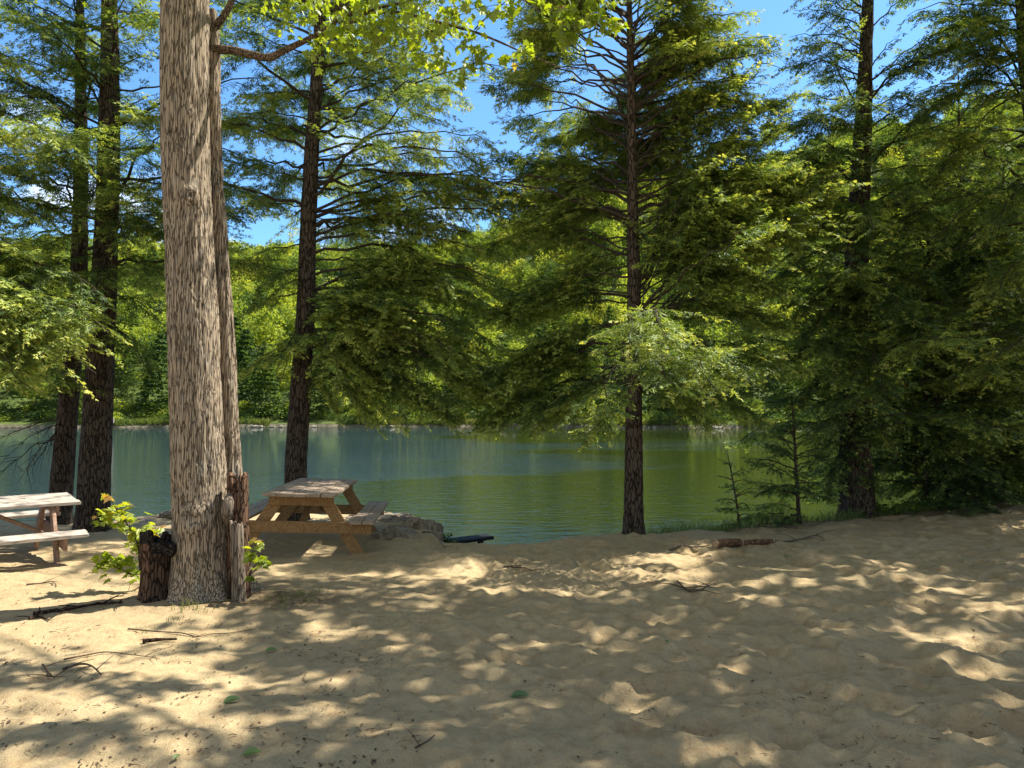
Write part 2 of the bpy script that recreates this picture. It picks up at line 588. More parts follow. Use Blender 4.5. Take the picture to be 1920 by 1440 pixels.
# ------------------------------------------------------------------ materials
M_NEEDLE = leaf_mat('hemlock needles', [(0.0, (0.016, 0.044, 0.017)), (0.35, (0.085, 0.152, 0.038)), (0.7, (0.33, 0.41, 0.085)), (1.0, (0.62, 0.63, 0.16))], 0.42, (1.2, 1.15, 0.5), 0.04, 0.6)
M_MAPLE = leaf_mat('maple leaves', [(0.0, (0.13, 0.21, 0.02)), (0.6, (0.27, 0.36, 0.03)), (0.93, (0.38, 0.43, 0.06)), (1.0, (0.42, 0.25, 0.08))], 0.6, (1.3, 1.2, 0.35), 0.05)
M_FAR = leaf_mat('far foliage', [(0.0, (0.035, 0.075, 0.026)), (0.3, (0.09, 0.15, 0.04)), (0.6, (0.26, 0.345, 0.05)), (1.0, (0.48, 0.51, 0.085))], 0.55, (1.25, 1.15, 0.45), 0.012, 0.7)
M_GREEN = leaf_mat('grass blades', [(0.0, (0.06, 0.10, 0.02)), (0.6, (0.14, 0.20, 0.035)), (1.0, (0.26, 0.25, 0.09))], 0.4, (1.2, 1.1, 0.5), 0.04)
M_TWIG = bark_mat('twig bark', (0.088, 0.070, 0.055), (0.035, 0.027, 0.020), 30, 30, hd=0.004)
M_HBARK = bark_mat('hemlock bark', (0.112, 0.087, 0.067), (0.036, 0.027, 0.021), 26, 5.5, hd=0.03)
M_MBARK = bark_mat('maple bark', (0.42, 0.342, 0.25), (0.11, 0.082, 0.06), 62, 3.6, hd=0.012, lichen=0.35)
M_DBARK = bark_mat('dark stump wood', (0.09, 0.06, 0.042), (0.018, 0.013, 0.010), 34, 6, hd=0.03)
M_RED = bark_mat('red rotten wood', (0.155, 0.092, 0.06), (0.04, 0.024, 0.017), 30, 7, hd=0.02)
M_GREYW = bark_mat('grey dead wood', (0.25, 0.205, 0.16), (0.09, 0.068, 0.05), 46, 3.5, hd=0.008)
M_CHAR = bark_mat('charred wood', (0.045, 0.038, 0.034), (0.010, 0.008, 0.007), 30, 30, hd=0.02)


def wood_mat(name, a, b, axis=(9, 1.2, 9), hd=0.003, stain=None):
    m, nt = mat(name)
    v = mapping(nt, axis)
    n1 = noise(nt, v, 3.0, 6, 0.65, 0.6)
    n2 = noise(nt, mapping(nt, (axis[0] * 5, axis[1] * 2, axis[2] * 5)), 3.0, 4, 0.6)
    n3 = noise(nt, mapping(nt), 3.0, 4, 0.6)
    c = ramp(nt, [(0.3, a), (0.72, b)], n1).outputs['Color']
    c = mixc(nt, ramp(nt, [(0.38, (1, 1, 1)), (0.50, (0, 0, 0))], n2).outputs['Color'], c, tuple(x * 0.45 for x in a))
    if stain:
        c = mixc(nt, ramp(nt, [(0.45, (0, 0, 0)), (0.62, (1, 1, 1))], n3).outputs['Color'], c, stain)
    finish(nt, c, 0.8, mathn(nt, 'ADD', n1, n2), hd, 1.0, 0.2)
    return m


M_TOP = wood_mat('weathered brown boards', (0.27, 0.19, 0.135), (0.46, 0.37, 0.28), stain=(0.35, 0.27, 0.2))
M_STAIN = wood_mat('orange stained timber', (0.25, 0.145, 0.06), (0.38, 0.235, 0.105), axis=(6, 6, 6))
M_PALE = wood_mat('bleached grey boards', (0.34, 0.285, 0.235), (0.52, 0.46, 0.395))
M_PINK = wood_mat('pinkish cedar timber', (0.27, 0.165, 0.115), (0.42, 0.28, 0.20), axis=(6, 6, 6))
M_BLACK = wood_mat('black painted wood', (0.012, 0.013, 0.016), (0.025, 0.027, 0.032))

# ------------------------------------------------------------------ where the photograph's sand is sunlit
LITP = [(700, 1058, 420, 30), (1180, 1045, 170, 13), (1068, 1101, 60, 9), (1312, 1090, 48, 11), (1382, 1101, 24, 8), (1420, 1134, 38, 9), (1217, 1153, 44, 6),
        (1014, 1202, 42, 16), (1150, 1204, 58, 14), (1271, 1199, 52, 15), (1198, 1229, 30, 5), (1112, 1245, 38, 7), (1220, 1272, 36, 10),
        (1366, 1237, 46, 12), (1434, 1272, 50, 9), (1204, 1323, 42, 22), (1475, 1383, 16, 22), (1009, 1436, 30, 10),
        (1657, 1061, 55, 9), (1671, 1082, 60, 9), (1522, 1104, 44, 8), (1630, 1104, 36, 5), (1793, 1104, 115, 15), (1752, 1137, 52, 14),
        (1880, 1140, 55, 15), (1573, 1172, 42, 9), (1549, 1202, 26, 14), (1711, 1185, 64, 14), (1833, 1191, 64, 15), (1806, 1240, 78, 19),
        (1880, 1261, 55, 20), (1793, 1299, 36, 11), (1880, 1328, 64, 24), (1489, 1386, 32, 22), (1765, 1432, 34, 8), (1890, 1062, 40, 8),
        (837, 1139, 38, 8), (818, 1115, 45, 9), (602, 1188, 60, 19), (718, 1191, 44, 15), (724, 1223, 64, 11), (940, 1245, 34, 9), (873, 1258, 54, 9),
        (602, 1280, 64, 19), (534, 1361, 66, 24), (656, 1372, 64, 22), (588, 1164, 56, 10), (930, 1110, 40, 8), (420, 1290, 90, 24), (400, 1240, 60, 14), (440, 1380, 70, 25)]
SHAD = [(150, 1243, 90, 11), (330, 1228, 70, 8), (120, 1304, 140, 15), (260, 1306, 100, 14), (390, 1262, 60, 7), (90, 1400, 150, 26), (320, 1405, 60, 12), (330, 1180, 60, 6)]
_L = np.array(LITP, float); _S = np.array(SHAD, float)


def lit_fraction(px, py):
    w = 26 * vn(px / 34, py / 15, seed=61); w2 = 10 * vn(px / 34 + 9, py / 15, seed=62)
    x = (px + w)[..., None]; y = (py + w2 * 0.7)[..., None]
    q = ((x - _L[:, 0]) / _L[:, 2]) ** 2 + ((y - _L[:, 1]) / _L[:, 3]) ** 2
    a = np.exp(-np.min(q, -1) ** 2 * 0.9)
    left = sstep(560, 380, px + w + 0.25 * (py - 1100))
    q2 = ((x - _S[:, 0]) / _S[:, 2]) ** 2 + ((y - _S[:, 1]) / _S[:, 3]) ** 2
    s = np.exp(-np.min(q2, -1) ** 2 * 0.7)
    f = np.maximum(a, left * (1 - s))
    inside = (px > -80) & (px < 2000) & (py > 1008) & (py < 1500)
    return np.where(inside, f, 0.25)


# things in the photograph that stand in full sun: the crowns between them and the sun are open there
SPOTS = [(P(1230, 690, 8.4), 0.75), (P(1370, 760, 8.8), 0.55), (P(910, 590, 11.2), 0.6, 0.3), (P(790, 640, 11.1), 0.5, 0.3), (P(840, 550, 11.2), 0.4, 0.3), (P(1480, 300, 9.8), 0.7), (P(1350, 430, 9.4), 0.7),
         (P(1560, 240, 11.0), 0.8), (P(1720, 620, 11.0), 0.5), (P(400, 380, 6.6), 0.42), (P(404, 520, 6.6), 0.42), (P(408, 640, 6.6), 0.38), (P(400, 270, 6.6), 0.36), (P(440, 760, 6.8), 0.25), (P(440, 860, 6.8), 0.3), (P(410, 1040, 6.6), 0.3),
         (np.array([-2.4, 9.2, 0.7]), 0.6, 0.93), (np.array([-2.6, 9.9, 0.7]), 0.55, 0.93), (np.array([-2.75, 10.6, 0.7]), 0.4, 0.9), (np.array([-1.95, 9.5, 0.45]), 0.35, 0.9), (P(1080, 40, 5.9), 0.55), (P(800, 60, 6.2), 0.75), (P(640, 50, 6.5), 0.6), (P(920, 60, 6.1), 0.5),
         (P(60, 640, 9.0), 0.5), (P(215, 975, 7.15), 0.22), (P(215, 1055, 7.15), 0.22), (P(480, 620, 10.5), 0.5), (P(1050, 700, 9.3), 0.45), (P(1450, 700, 10.0), 0.5),
         (P(60, 930, 8.8), 0.5, 0.9), (P(80, 995, 8.3), 0.4, 0.9), (P(20, 935, 8.6), 0.45, 0.9), (P(300, 1060, 6.6), 0.1), (P(760, 420, 11.5), 0.4), (P(200, 250, 10.5), 0.5)]


def spot_mask(p, rng):
    ok = np.ones(len(p), bool)
    for c, r, *pb in SPOTS:
        v = p - c
        t = v @ SUN
        d2 = np.sum(v * v, 1) - t * t
        ok &= ~((t > 0.9) & (d2 < r * r) & (rng.random(len(p)) < (pb[0] if pb else 0.72)))
    return ok


def keep_mask(p, strength, rng):
    """foliage is missing from the crowns where sun reaches the sand"""
    if np.all(np.asarray(strength) <= 0):
        return spot_mask(p, rng)
    g = p - SUN[None, :] * (p[:, 2] / SUN[2])[:, None]
    ok = g[:, 1] > 1.5
    px, py = proj(np.where(ok[:, None], g, np.array([[0, 5.0, 0]])))
    f = lit_fraction(px, py)
    return ~(ok & (rng.random(len(p)) < f * strength)) & spot_mask(p, rng)


# ------------------------------------------------------------------ hemlocks
UP = np.array([0, 0, 1.0])


def nrm(v):
    return v / (np.linalg.norm(v, axis=-1, keepdims=True) + 1e-9)


class Crown:
    def __init__(self, seed, lit=0.0, twig=1.0):
        self.rng = np.random.default_rng(seed)
        self.mb = MB(); self.bl = []; self.lit = lit; self.tw = twig; self.wood = []

    def bough(self, p0, p1, arch=0.06, droop=0.0, dens=1.0, wid=0.34, t0=0.18, tint=None, wood=1.0, bare=False):
        rng = self.rng
        p0 = np.asarray(p0, float); p1 = np.asarray(p1, float)
        Ln = np.linalg.norm(p1 - p0)
        t = np.linspace(0, 1, 12)[:, None]
        pts = p0 + (p1 - p0) * t + UP * (arch * Ln * 4 * t * (1 - t) - droop * Ln * (t ** 3 - t))
        pts[1:-1] += rng.normal(size=(10, 3)) * 0.012 * Ln
        r0 = (0.008 + 0.0062 * Ln) * wood
        rad = r0 * (1 - 0.86 * t[:, 0]) + 0.0012
        bid = len(self.wood)
        self.wood.append((pts, rad, bare))
        if tint is None:
            tint = rng.uniform(-0.12, 0.16)
        step = 0.058 / dens
        ts = np.arange(t0, 1.0, step / max(Ln, 0.3)) if Ln > 0.3 else np.arange(0.1, 1, 0.12)
        ts = np.clip(ts + rng.normal(size=len(ts)) * 0.008, 0, 0.999)
        k = ts * 11; i = k.astype(int); f = (k - i)[:, None]
        base = pts[i] * (1 - f) + pts[i + 1] * f
        T = nrm(pts[i + 1] - pts[i])
        S = nrm(np.cross(T, UP))
        sg = np.where(np.arange(len(ts)) % 2 == 0, 1.0, -1.0)[:, None]
        a = rng.uniform(0.75, 1.15, len(ts))[:, None]
        ln = (wid * Ln * np.clip(1 - ts, 0, 1) ** 0.5 * np.clip((ts - t0 + 0.06) / 0.22, 0.15, 1) + 0.10)
        ln = np.minimum(ln, 0.95) * rng.uniform(0.55, 1.2, len(ts))
        d_ = nrm(T * np.cos(a) + S * sg * np.sin(a) + UP * rng.uniform(-0.75, 0.28, len(ts))[:, None])
        drop = rng.random(len(ts)) < (0.85 if bare else 0.05)
        m = ~drop
        if m.any():
            self.bl.append((base[m], d_[m], ln[m], np.full(m.sum(), tint), np.full(m.sum(), bid)))
        # the leader itself carries twigs
        self.bl.append((pts[6:7], nrm(pts[11:12] - pts[6:7]), np.array([np.linalg.norm(pts[11] - pts[6])]), np.array([tint + 0.08]), np.array([bid])))

    def finish(self, tintshift=0.0):
        rng = self.rng
        B = np.concatenate([b[0] for b in self.bl]); D = np.concatenate([b[1] for b in self.bl])
        Ln = np.concatenate([b[2] for b in self.bl]); Tn = np.concatenate([b[3] for b in self.bl])
        mid = B + D * Ln[:, None] * 0.5
        keep = keep_mask(mid, self.lit(mid) if callable(self.lit) else self.lit, rng)
        I = np.concatenate([b[4] for b in self.bl])
        nb = len(self.wood)
        fr = np.bincount(I, keep, nb) / np.maximum(np.bincount(I, None, nb), 1)
        live = (fr >= 0.33) | np.array([w[2] for w in self.wood])
        for k in range(nb):
            if live[k]:
                tube(self.mb, self.wood[k][0], self.wood[k][1], 5, 1, cap=False)
        keep &= live[I]
        B, D, Ln, Tn = B[keep], D[keep], Ln[keep], Tn[keep]
        # woody branchlets
        side = nrm(np.cross(D, UP) + rng.normal(size=D.shape) * 0.2)
        w = (0.0028 + 0.002 * Ln)[:, None] * self.tw
        sag = UP * (-0.10 * Ln ** 2)[:, None]
        V = np.stack([B - side * w, B + side * w, B + D * Ln[:, None] + sag + side * w * 0.3, B + D * Ln[:, None] + sag - side * w * 0.3], 1)
        q = np.arange(len(B))[:, None] * 4 + np.arange(4)
        self.mb.add(V.reshape(-1, 3), q, 1)
        # twigs, alternate along each branchlet
        sp = 0.027 * self.tw
        cnt = np.maximum(3, (Ln / sp).astype(int))
        idx = np.repeat(np.arange(len(B)), cnt)
        pos = np.arange(len(idx)) - np.repeat(np.cumsum(cnt) - cnt, cnt)
        u = (pos + 0.7) / cnt[idx]
        u = np.clip(u + rng.normal(size=len(u)) * 0.02, 0.03, 1.0)
        p = B[idx] + D[idx] * (Ln[idx] * u)[:, None] + UP * (-0.10 * (Ln[idx] * u) ** 2)[:, None]
        n = nrm(UP + rng.normal(size=(len(idx), 3)) * 0.34)
        s2 = nrm(np.cross(D[idx], n))
        sgn = np.where(pos % 2 == 0, 1.0, -1.0)[:, None]
        last = (pos == cnt[idx] - 1)[:, None]
        ang = rng.uniform(0.65, 1.1, len(idx))[:, None]
        e = D[idx] * np.cos(ang) + s2 * sgn * np.sin(ang) + UP * rng.uniform(-0.7, 0.08, len(idx))[:, None]
        e = nrm(np.where(last, D[idx] - UP * 0.15, e))
        tl = (0.055 + 0.125 * (1 - u) ** 0.8 * np.clip(Ln[idx] / 0.45, 0.4, 1.2)) * rng.uniform(0.7, 1.25, len(idx)) * self.tw
        tint = 0.30 + Tn[idx] + 0.34 * u ** 2 + rng.normal(size=len(idx)) * 0.13 + tintshift

        def rhomb(p, e, l, wd, tint):
            ww = nrm(np.cross(e, nrm(n + rng.normal(size=n.shape) * 0.25))) * wd[:, None]
            l = l[:, None]
            V = np.stack([p, p + e * l * 0.5 + ww, p + e * l, p + e * l * 0.5 - ww], 1)
            self.mb.add(V.reshape(-1, 3), np.arange(len(p))[:, None] * 4 + np.arange(4), 0, np.clip(tint, 0, 1))
        rhomb(p, e, tl, np.full(len(p), 0.0085) * self.tw, tint)
        s3 = nrm(np.cross(e, n))
        for sg, f0 in ((1.0, 0.12), (-1.0, 0.22), (1.0, 0.42), (-1.0, 0.52)):
            fr = rng.uniform(f0, f0 + 0.14, len(p))[:, None]
            rhomb(p + e * tl[:, None] * fr, nrm(e * 0.62 + s3 * sg * 0.75 + UP * rng.uniform(-0.25, 0.05, len(p))[:, None]),
                  tl * rng.uniform(0.42, 0.66, len(p)) * (1.1 - 0.6 * fr[:, 0]), np.full(len(p), 0.0072) * self.tw, tint + 0.06)


def bark_disp(a, f, seed):
    def fn(pos, dirs, an, rr):
        x = pos[..., 0] * f; y = pos[..., 1] * f; z = pos[..., 2] * f * 0.16
        r1 = np.abs(vn(x, y, z, seed))
        r2 = np.abs(vn(x * 2.1 + 5, y * 2.1, z * 1.7, seed + 1))
        low = fbm(pos[..., 0] * 3, pos[..., 1] * 3, pos[..., 2] * 1.1, seed + 2, 2)
        return a * (np.minimum(r1, 0.35) * 2.2 + np.minimum(r2, 0.3) * 0.8 - 0.8) + 0.035 * rr * low
    return fn


FILL = 1.5


def hemlock(name, label, trunk, boughs, nfill, seed, zr, Lf, el=(35, -8), lit=0.0, group='hemlock trees along the shore',
            tint=0.0, twig=1.0, dens=1.0, seg=36, dup=0, back=0.0, extra=None, t0=0.18, bare=0.12, az_bias=None, droop=0.10, wid=0.34, baseflare=True, cat='hemlock tree'):
    """trunk: (px, py, width in px, Y) from the base up"""
    pts = np.array([P(a, b, Y) for a, b, w, Y in trunk])
    rad = np.array([0.5 * w / F * Y for a, b, w, Y in trunk])
    pts[0, 2] = min(gz(pts[0, 0], pts[0, 1]) - 0.12, pts[0, 2])
    root = empty(name, (pts[0, 0], pts[0, 1], pts[0, 2] + 0.12), label, cat, group)
    tp, tr = resample(pts, rad, 130)
    if baseflare:
        zz = tp[:, 2] - tp[0, 2]
        tr = tr * (1 + 0.35 * np.exp(-zz / 0.16))
    tm = MB()
    tube(tm, tp, tr, seg, 0, disp=bark_disp(0.06 * rad[0], 5.2 / max(rad[0], 0.05) * 0.5, seed))
    tm.build('trunk', M_HBARK, root)
    cr = Crown(seed, lit, twig)
    rng = cr.rng

    def at_z(z):
        return np.array([np.interp(z, tp[:, 2], tp[:, k]) for k in range(3)])
    for b in boughs:
        py, ex, ey, eY = b[:4]
        kw = b[4] if len(b) > 4 else {}
        for c in range(1 + max(dup, extra(b) if extra else 0)):
            j = (rng.normal() * 26, rng.normal() * 34, rng.normal() * 20, rng.normal() * 0.5) if c else (0, 0, 0, 0)
            z = np.interp(-(py + j[0]), [-q[1] for q in trunk], pts[:, 2])
            if c and eY < 9.1:
                continue
            bk_ = back * (0.42 if back > 2 and ex > 1190 else 1.0)
            yb = eY + (bk_ * (1.0 if eY < 11.0 or back > 1.4 else 0.3) if eY > 9.1 else 0.0) + j[3] * 0.6
            sc = 1.0 - 0.25 * rng.random() * (c > 0)
            p0 = at_z(z); p1 = P(ex + j[1], ey + j[2], yb)
            cr.bough(p0, p0 + (p1 - p0) * sc, **{**dict(arch=0.05, droop=droop, dens=dens, wid=wid, t0=t0, wood=0.6 if c else 0.85), **kw})
    z0, z1 = zr
    nfill = int(nfill * FILL)
    for k in range(nfill):
        h = (k + rng.random()) / nfill
        z = z0 + (z1 - z0) * h
        az = k * 2.39996 + rng.normal() * 0.35
        if az_bias is not None and rng.random() < az_bias[1]:
            az = az_bias[0] + rng.uniform(-1.5, 1.5)
        ln = Lf(h) * rng.uniform(0.65, 1.12)
        e = R(el[1] + (el[0] - el[1]) * h + rng.normal() * 7)
        p0 = at_z(z)
        p1 = p0 + ln * np.array([math.cos(az) * math.cos(e), math.sin(az) * math.cos(e), math.sin(e)])
        cr.bough(p0, p1, 0.04, droop, dens, wid, bare=rng.random() < bare)
    cr.finish(tint)
    cr.mb.build('crown', [M_NEEDLE, M_TWIG], root)
    return root, at_z, tp


# right-centre hemlock
hemlock('hemlock_tree', 'slim straight hemlock right of centre with sunlit boughs, standing alone on the sand edge',
        [(1188, 1008, 38, 10.75), (1188, 850, 34, 10.75), (1189, 600, 27, 10.75), (1185, 300, 18, 10.75), (1180, 0, 11, 10.75), (1176, -260, 6, 10.75), (1175, -430, 2, 10.75)],
        [(60, 1400, -50, 9.6), (90, 1420, 30, 9.8), (130, 1440, 90, 9.8), (10, 1330, -110, 10.0), (60, 1290, -40, 9.4), (160, 1380, 60, 9.3), (200, 1440, 160, 9.4), (40, 1040, -60, 9.6), (90, 990, 0, 9.4), (150, 980, 70, 9.6), (190, 950, 130, 9.4), (230, 1000, 200, 9.3), (100, 1080, 10, 9.3), (180, 1070, 110, 9.2),
         (30, 1000, 40, 10.4), (80, 1040, 90, 10.6), (120, 970, 140, 10.5), (170, 1000, 180, 10.7), (220, 960, 240, 10.5), (270, 1010, 270, 10.8), (330, 1000, 320, 10.8),
         (250, 1050, 60, 10.4), (300, 1000, 150, 10.2), (340, 960, 230, 10.0), (385, 930, 300, 10.2), (430, 915, 380, 10.0), (480, 900, 470, 10.3), (560, 880, 610, 10.3), (520, 940, 560, 9.2),
         (640, 850, 770, 10.2), (610, 930, 690, 9.3), (700, 900, 800, 10.0), (680, 1010, 815, 9.4), (720, 1100, 830, 9.6), (600, 1000, 700, 9.0), (660, 960, 740, 10.8),
         (220, 1330, 60, 10.5), (310, 1400, 140, 10.4), (360, 1450, 260, 10.2), (430, 1520, 340, 10.4), (450, 1500, 440, 9.8), (520, 1470, 540, 10.0), (590, 1470, 610, 10.2), (560, 1400, 560, 9.0),
         (650, 1510, 690, 9.9), (690, 1430, 790, 9.8), (700, 1330, 800, 9.3), (620, 1250, 640, 8.1, dict(droop=0.18, t0=0.4)), (640, 1345, 735, 8.1, dict(t0=0.4)), (600, 1180, 650, 8.1, dict(t0=0.4)), (650, 1130, 770, 8.2, dict(t0=0.4)), (660, 1260, 720, 8.0, dict(t0=0.4)), (640, 1420, 700, 8.8, dict(t0=0.35)),
         (600, 1480, 190, 9.8, dict(arch=-0.04, wid=0.42)), (640, 1600, 310, 10.2, dict(arch=-0.03, wid=0.42)), (560, 1400, 230, 9.6, dict(wid=0.4)), (600, 1560, 390, 9.6, dict(wid=0.4)), (520, 1500, 300, 9.4, dict(wid=0.4)), (620, 1430, 420, 9.0, dict(wid=0.4)), (560, 1330, 300, 9.2, dict(wid=0.4)),
         (480, 1290, 470, 8.9), (400, 1350, 380, 9.2), (420, 1090, 430, 9.0), (500, 1060, 560, 9.4)],
        88, 101, (4.4, 9.8), lambda h: 2.5 * (1 - h) ** 0.7 + 0.4, el=(52, 10), lit=lambda p: np.where((p[:, 2] < 3.8) & (p[:, 1] > 8.7), 0.92, np.where(p[:, 1] > 11.2, 0.0, np.where(p[:, 2] > 5.6, 0.4, 0.75))), tint=0.08, dup=2, back=2.3, t0=0.24, az_bias=(1.57, 0.97), wid=0.42, dens=1.25)
# middle hemlock
hemlock('hemlock_tree', 'tall dark hemlock behind the brown picnic table with long level boughs',
        [(556, 985, 44, 12.0), (556, 850, 40, 12.0), (572, 600, 35, 12.0), (582, 330, 28, 12.0), (597, 90, 22, 12.0), (606, -200, 17, 12.0), (610, -480, 6, 12.0)],
        [(300, 970, 330, 11.4), (400, 970, 400, 11.4), (430, 1020, 425, 11.6), (460, 960, 490, 11.4), (410, 880, 430, 10.9), (480, 1000, 560, 11.4),
         (215, 775, 120, 11.5), (250, 960, 130, 11.5), (290, 930, 270, 11.3), (340, 990, 372, 11.5), (400, 990, 345, 11.7), (435, 900, 448, 11.5), (450, 800, 400, 10.8), (490, 830, 530, 11.5), (520, 930, 520, 11.6),
         (560, 985, 610, 10.6, dict(arch=0.10)), (550, 930, 545, 10.5, dict(arch=0.08)), (580, 860, 620, 10.0), (600, 800, 640, 9.8), (640, 950, 760, 11.2), (620, 880, 700, 10.4), (650, 780, 740, 10.6), (600, 720, 600, 9.7),
         (120, 420, 60, 11.6), (180, 440, 190, 11.6), (230, 430, 220, 11.0), (340, 450, 330, 11.5), (390, 425, 400, 11.4), (460, 440, 500, 11.4), (550, 450, 590, 11.2), (640, 450, 700, 11.2), (600, 520, 690, 9.8), (520, 500, 560, 10.2),
         (600, 900, 700, 10.0, dict(droop=0.16)), (640, 820, 770, 10.2, dict(droop=0.16)), (620, 700, 720, 10.0, dict(droop=0.16)), (590, 960, 660, 10.4, dict(droop=0.16)), (650, 1000, 730, 10.8), (570, 780, 590, 9.6), (560, 690, 560, 9.8), (680, 760, 800, 10.8), (670, 860, 790, 11.4),
         (670, 640, 790, 11.6), (660, 720, 810, 11.8), (130, 760, 60, 11.6), (90, 700, -20, 11.5), (160, 880, 190, 12.2), (300, 690, 300, 10.4), (240, 660, 200, 10.2)],
        44, 102, (4.6, 11.6), lambda h: 3.0 * (1 - h) ** 0.6 + 0.5, el=(28, 2), lit=0.3, tint=0.10, extra=lambda b: 1 if b[0] > 530 else 0, wid=0.38, back=1.35, az_bias=(1.57, 0.5))
# left pair
hemlock('hemlock_tree', 'thick upright hemlock on the left, larger of the pair beside the grey picnic table',
        [(175, 998, 62, 11.4), (178, 880, 54, 11.4), (190, 640, 47, 11.4), (203, 330, 40, 11.4), (206, 120, 33, 11.4), (205, -120, 24, 11.4), (205, -450, 8, 11.4)],
        [(215, 20, 10, 11.0), (180, 60, 90, 10.4), (270, 10, 140, 11.0), (330, 5, 250, 10.8), (400, 20, 400, 10.5), (430, 15, 500, 11.0), (480, 60, 520, 10.4), (140, 300, 100, 11.4), (290, 300, 240, 11.5), (410, 320, 405, 11.6), (430, 330, 415, 11.2),
         (470, 310, 520, 11.0), (550, 300, 600, 11.0), (600, 280, 700, 10.8), (580, 110, 640, 10.2), (560, 40, 600, 10.4), (350, 300, 380, 10.8), (220, 310, 180, 10.8), (250, 120, 270, 10.0), (340, 150, 420, 10.0), (400, 240, 470, 10.2), (500, 180, 560, 10.0)],
        30, 103, (3.9, 11.4), lambda h: 2.9 * (1 - h) ** 0.6 + 0.5, el=(38, 0), tint=0.0)
rB, azB, tpB = hemlock('hemlock_tree', 'dark hemlock leaning right, thinner of the pair behind the grey picnic table',
        [(110, 985, 44, 12.0), (120, 850, 37, 12.0), (134, 700, 33, 12.0), (146, 560, 30, 12.0), (152, 300, 24, 12.0), (150, 0, 15, 12.0), (150, -300, 5, 12.0)],
        [(560, 20, 560, 11.4), (640, 10, 640, 11.2), (690, 60, 720, 11.0), (500, 20, 470, 11.6), (380, 10, 330, 11.6), (600, 230, 660, 11.4), (660, 240, 740, 11.6)],
        16, 104, (4.2, 9.8), lambda h: 2.4 * (1 - h) ** 0.6 + 0.4, el=(30, 0), tint=-0.02, dup=2)
db = MB()
rg = np.random.default_rng(3)
for (py, ex, ey, eY) in [(785, -20, 835, 11.3), (800, 30, 905, 11.2), (815, 0, 890, 11.4), (800, 60, 880, 11.6), (790, 10, 860, 11.0)]:
    z = np.interp(-py, [-985, -850, -700], [P(110, 985, 12)[2], P(120, 850, 12)[2], P(134, 700, 12)[2]])
    a = azB(z); e = P(ex, ey, eY)
    pts = [a + (e - a) * t + UP * 0.10 * math.sin(t * 3.1) + rg.normal(size=3) * 0.015 for t in np.linspace(0, 1, 7)]
    tube(db, pts, np.linspace(0.014, 0.0025, 7), 5, 0, n=20)
    for k in range(9):
        t = rg.uniform(0.25, 1.0); b = a + (e - a) * t + UP * 0.10 * math.sin(t * 3.1)
        d2 = nrm((e - a) + rg.normal(size=3) * 0.7) * rg.uniform(0.15, 0.4)
        tube(db, [b, b + d2 * 0.5 - UP * 0.02, b + d2 - UP * 0.06], [0.005, 0.0035, 0.0015], 4, 0)
db.build('bare_branch', M_TWIG, rB)
# big right hemlock
hemlock('hemlock_tree', 'massive dark hemlock right of the sand edge with thick trunk half hidden in foliage',
        [(1608, 980, 66, 12.5), (1604, 850, 56, 12.5), (1602, 640, 48, 12.5), (1610, 400, 38, 12.5), (1620, 200, 29, 12.5), (1627, 0, 20, 12.5), (1630, -220, 12, 12.5), (1632, -480, 4, 12.5)],
        [(20, 1480, -30, 11.6, dict(dens=0.7)), (50, 1530, 0, 11.2, dict(dens=0.7)), (120, 1500, 90, 11.2, dict(dens=0.7)), (160, 1560, 110, 10.8, dict(dens=0.7)), (30, 1760, -60, 11.6, dict(dens=0.7)), (80, 1820, 0, 11.6, dict(dens=0.7)), (120, 1780, 60, 11.0, dict(dens=0.7)), (160, 1860, 90, 11.4, dict(dens=0.7)), (200, 1700, 160, 10.6, dict(dens=0.7)), (100, 1700, 20, 11.0, dict(dens=0.7)),
         (60, 1490, 20, 12.0, dict(bare=True)), (90, 1480, 70, 12.2, dict(bare=True)), (110, 1530, 40, 11.8, dict(bare=True)), (150, 1470, 120, 11.8), (200, 1860, 10, 12.2), (190, 1800, 80, 12.0), (60, 1760, -30, 12.4),
         (240, 1440, 250, 11.6), (270, 1500, 210, 11.2), (330, 1400, 330, 11.3), (300, 1480, 300, 10.8), (380, 1410, 440, 11.3), (350, 1520, 360, 10.4), (420, 1480, 480, 10.9), (460, 1440, 540, 11.6), (520, 1470, 610, 11.8),
         (250, 1780, 170, 12.0), (330, 1860, 330, 12.0), (380, 1800, 420, 11.6), (430, 1880, 450, 12.0), (500, 1830, 560, 11.6), (560, 1760, 660, 11.0), (520, 1700, 590, 10.6), (600, 1560, 720, 10.8), (620, 1640, 760, 10.6), (560, 1500, 660, 11.2),
         (680, 1480, 780, 12.0), (700, 1540, 840, 11.8), (740, 1690, 860, 11.6), (650, 1440, 700, 12.0), (790, 1520, 880, 12.2), (830, 1540, 930, 12.0), (860, 1660, 930, 12.0), (780, 1640, 850, 11.6), (250, 1610, 180, 10.6), (400, 1640, 430, 10.2), (460, 1590, 500, 10.2)],
        50, 105, (1.4, 8.6), lambda h: 2.9 * (1 - h) ** 0.8 + 0.4, el=(40, -6), lit=0.5, tint=-0.06, extra=lambda b: 2 if b[0] > 480 else 0)  # needle tint darkened to stand in for shade on this side
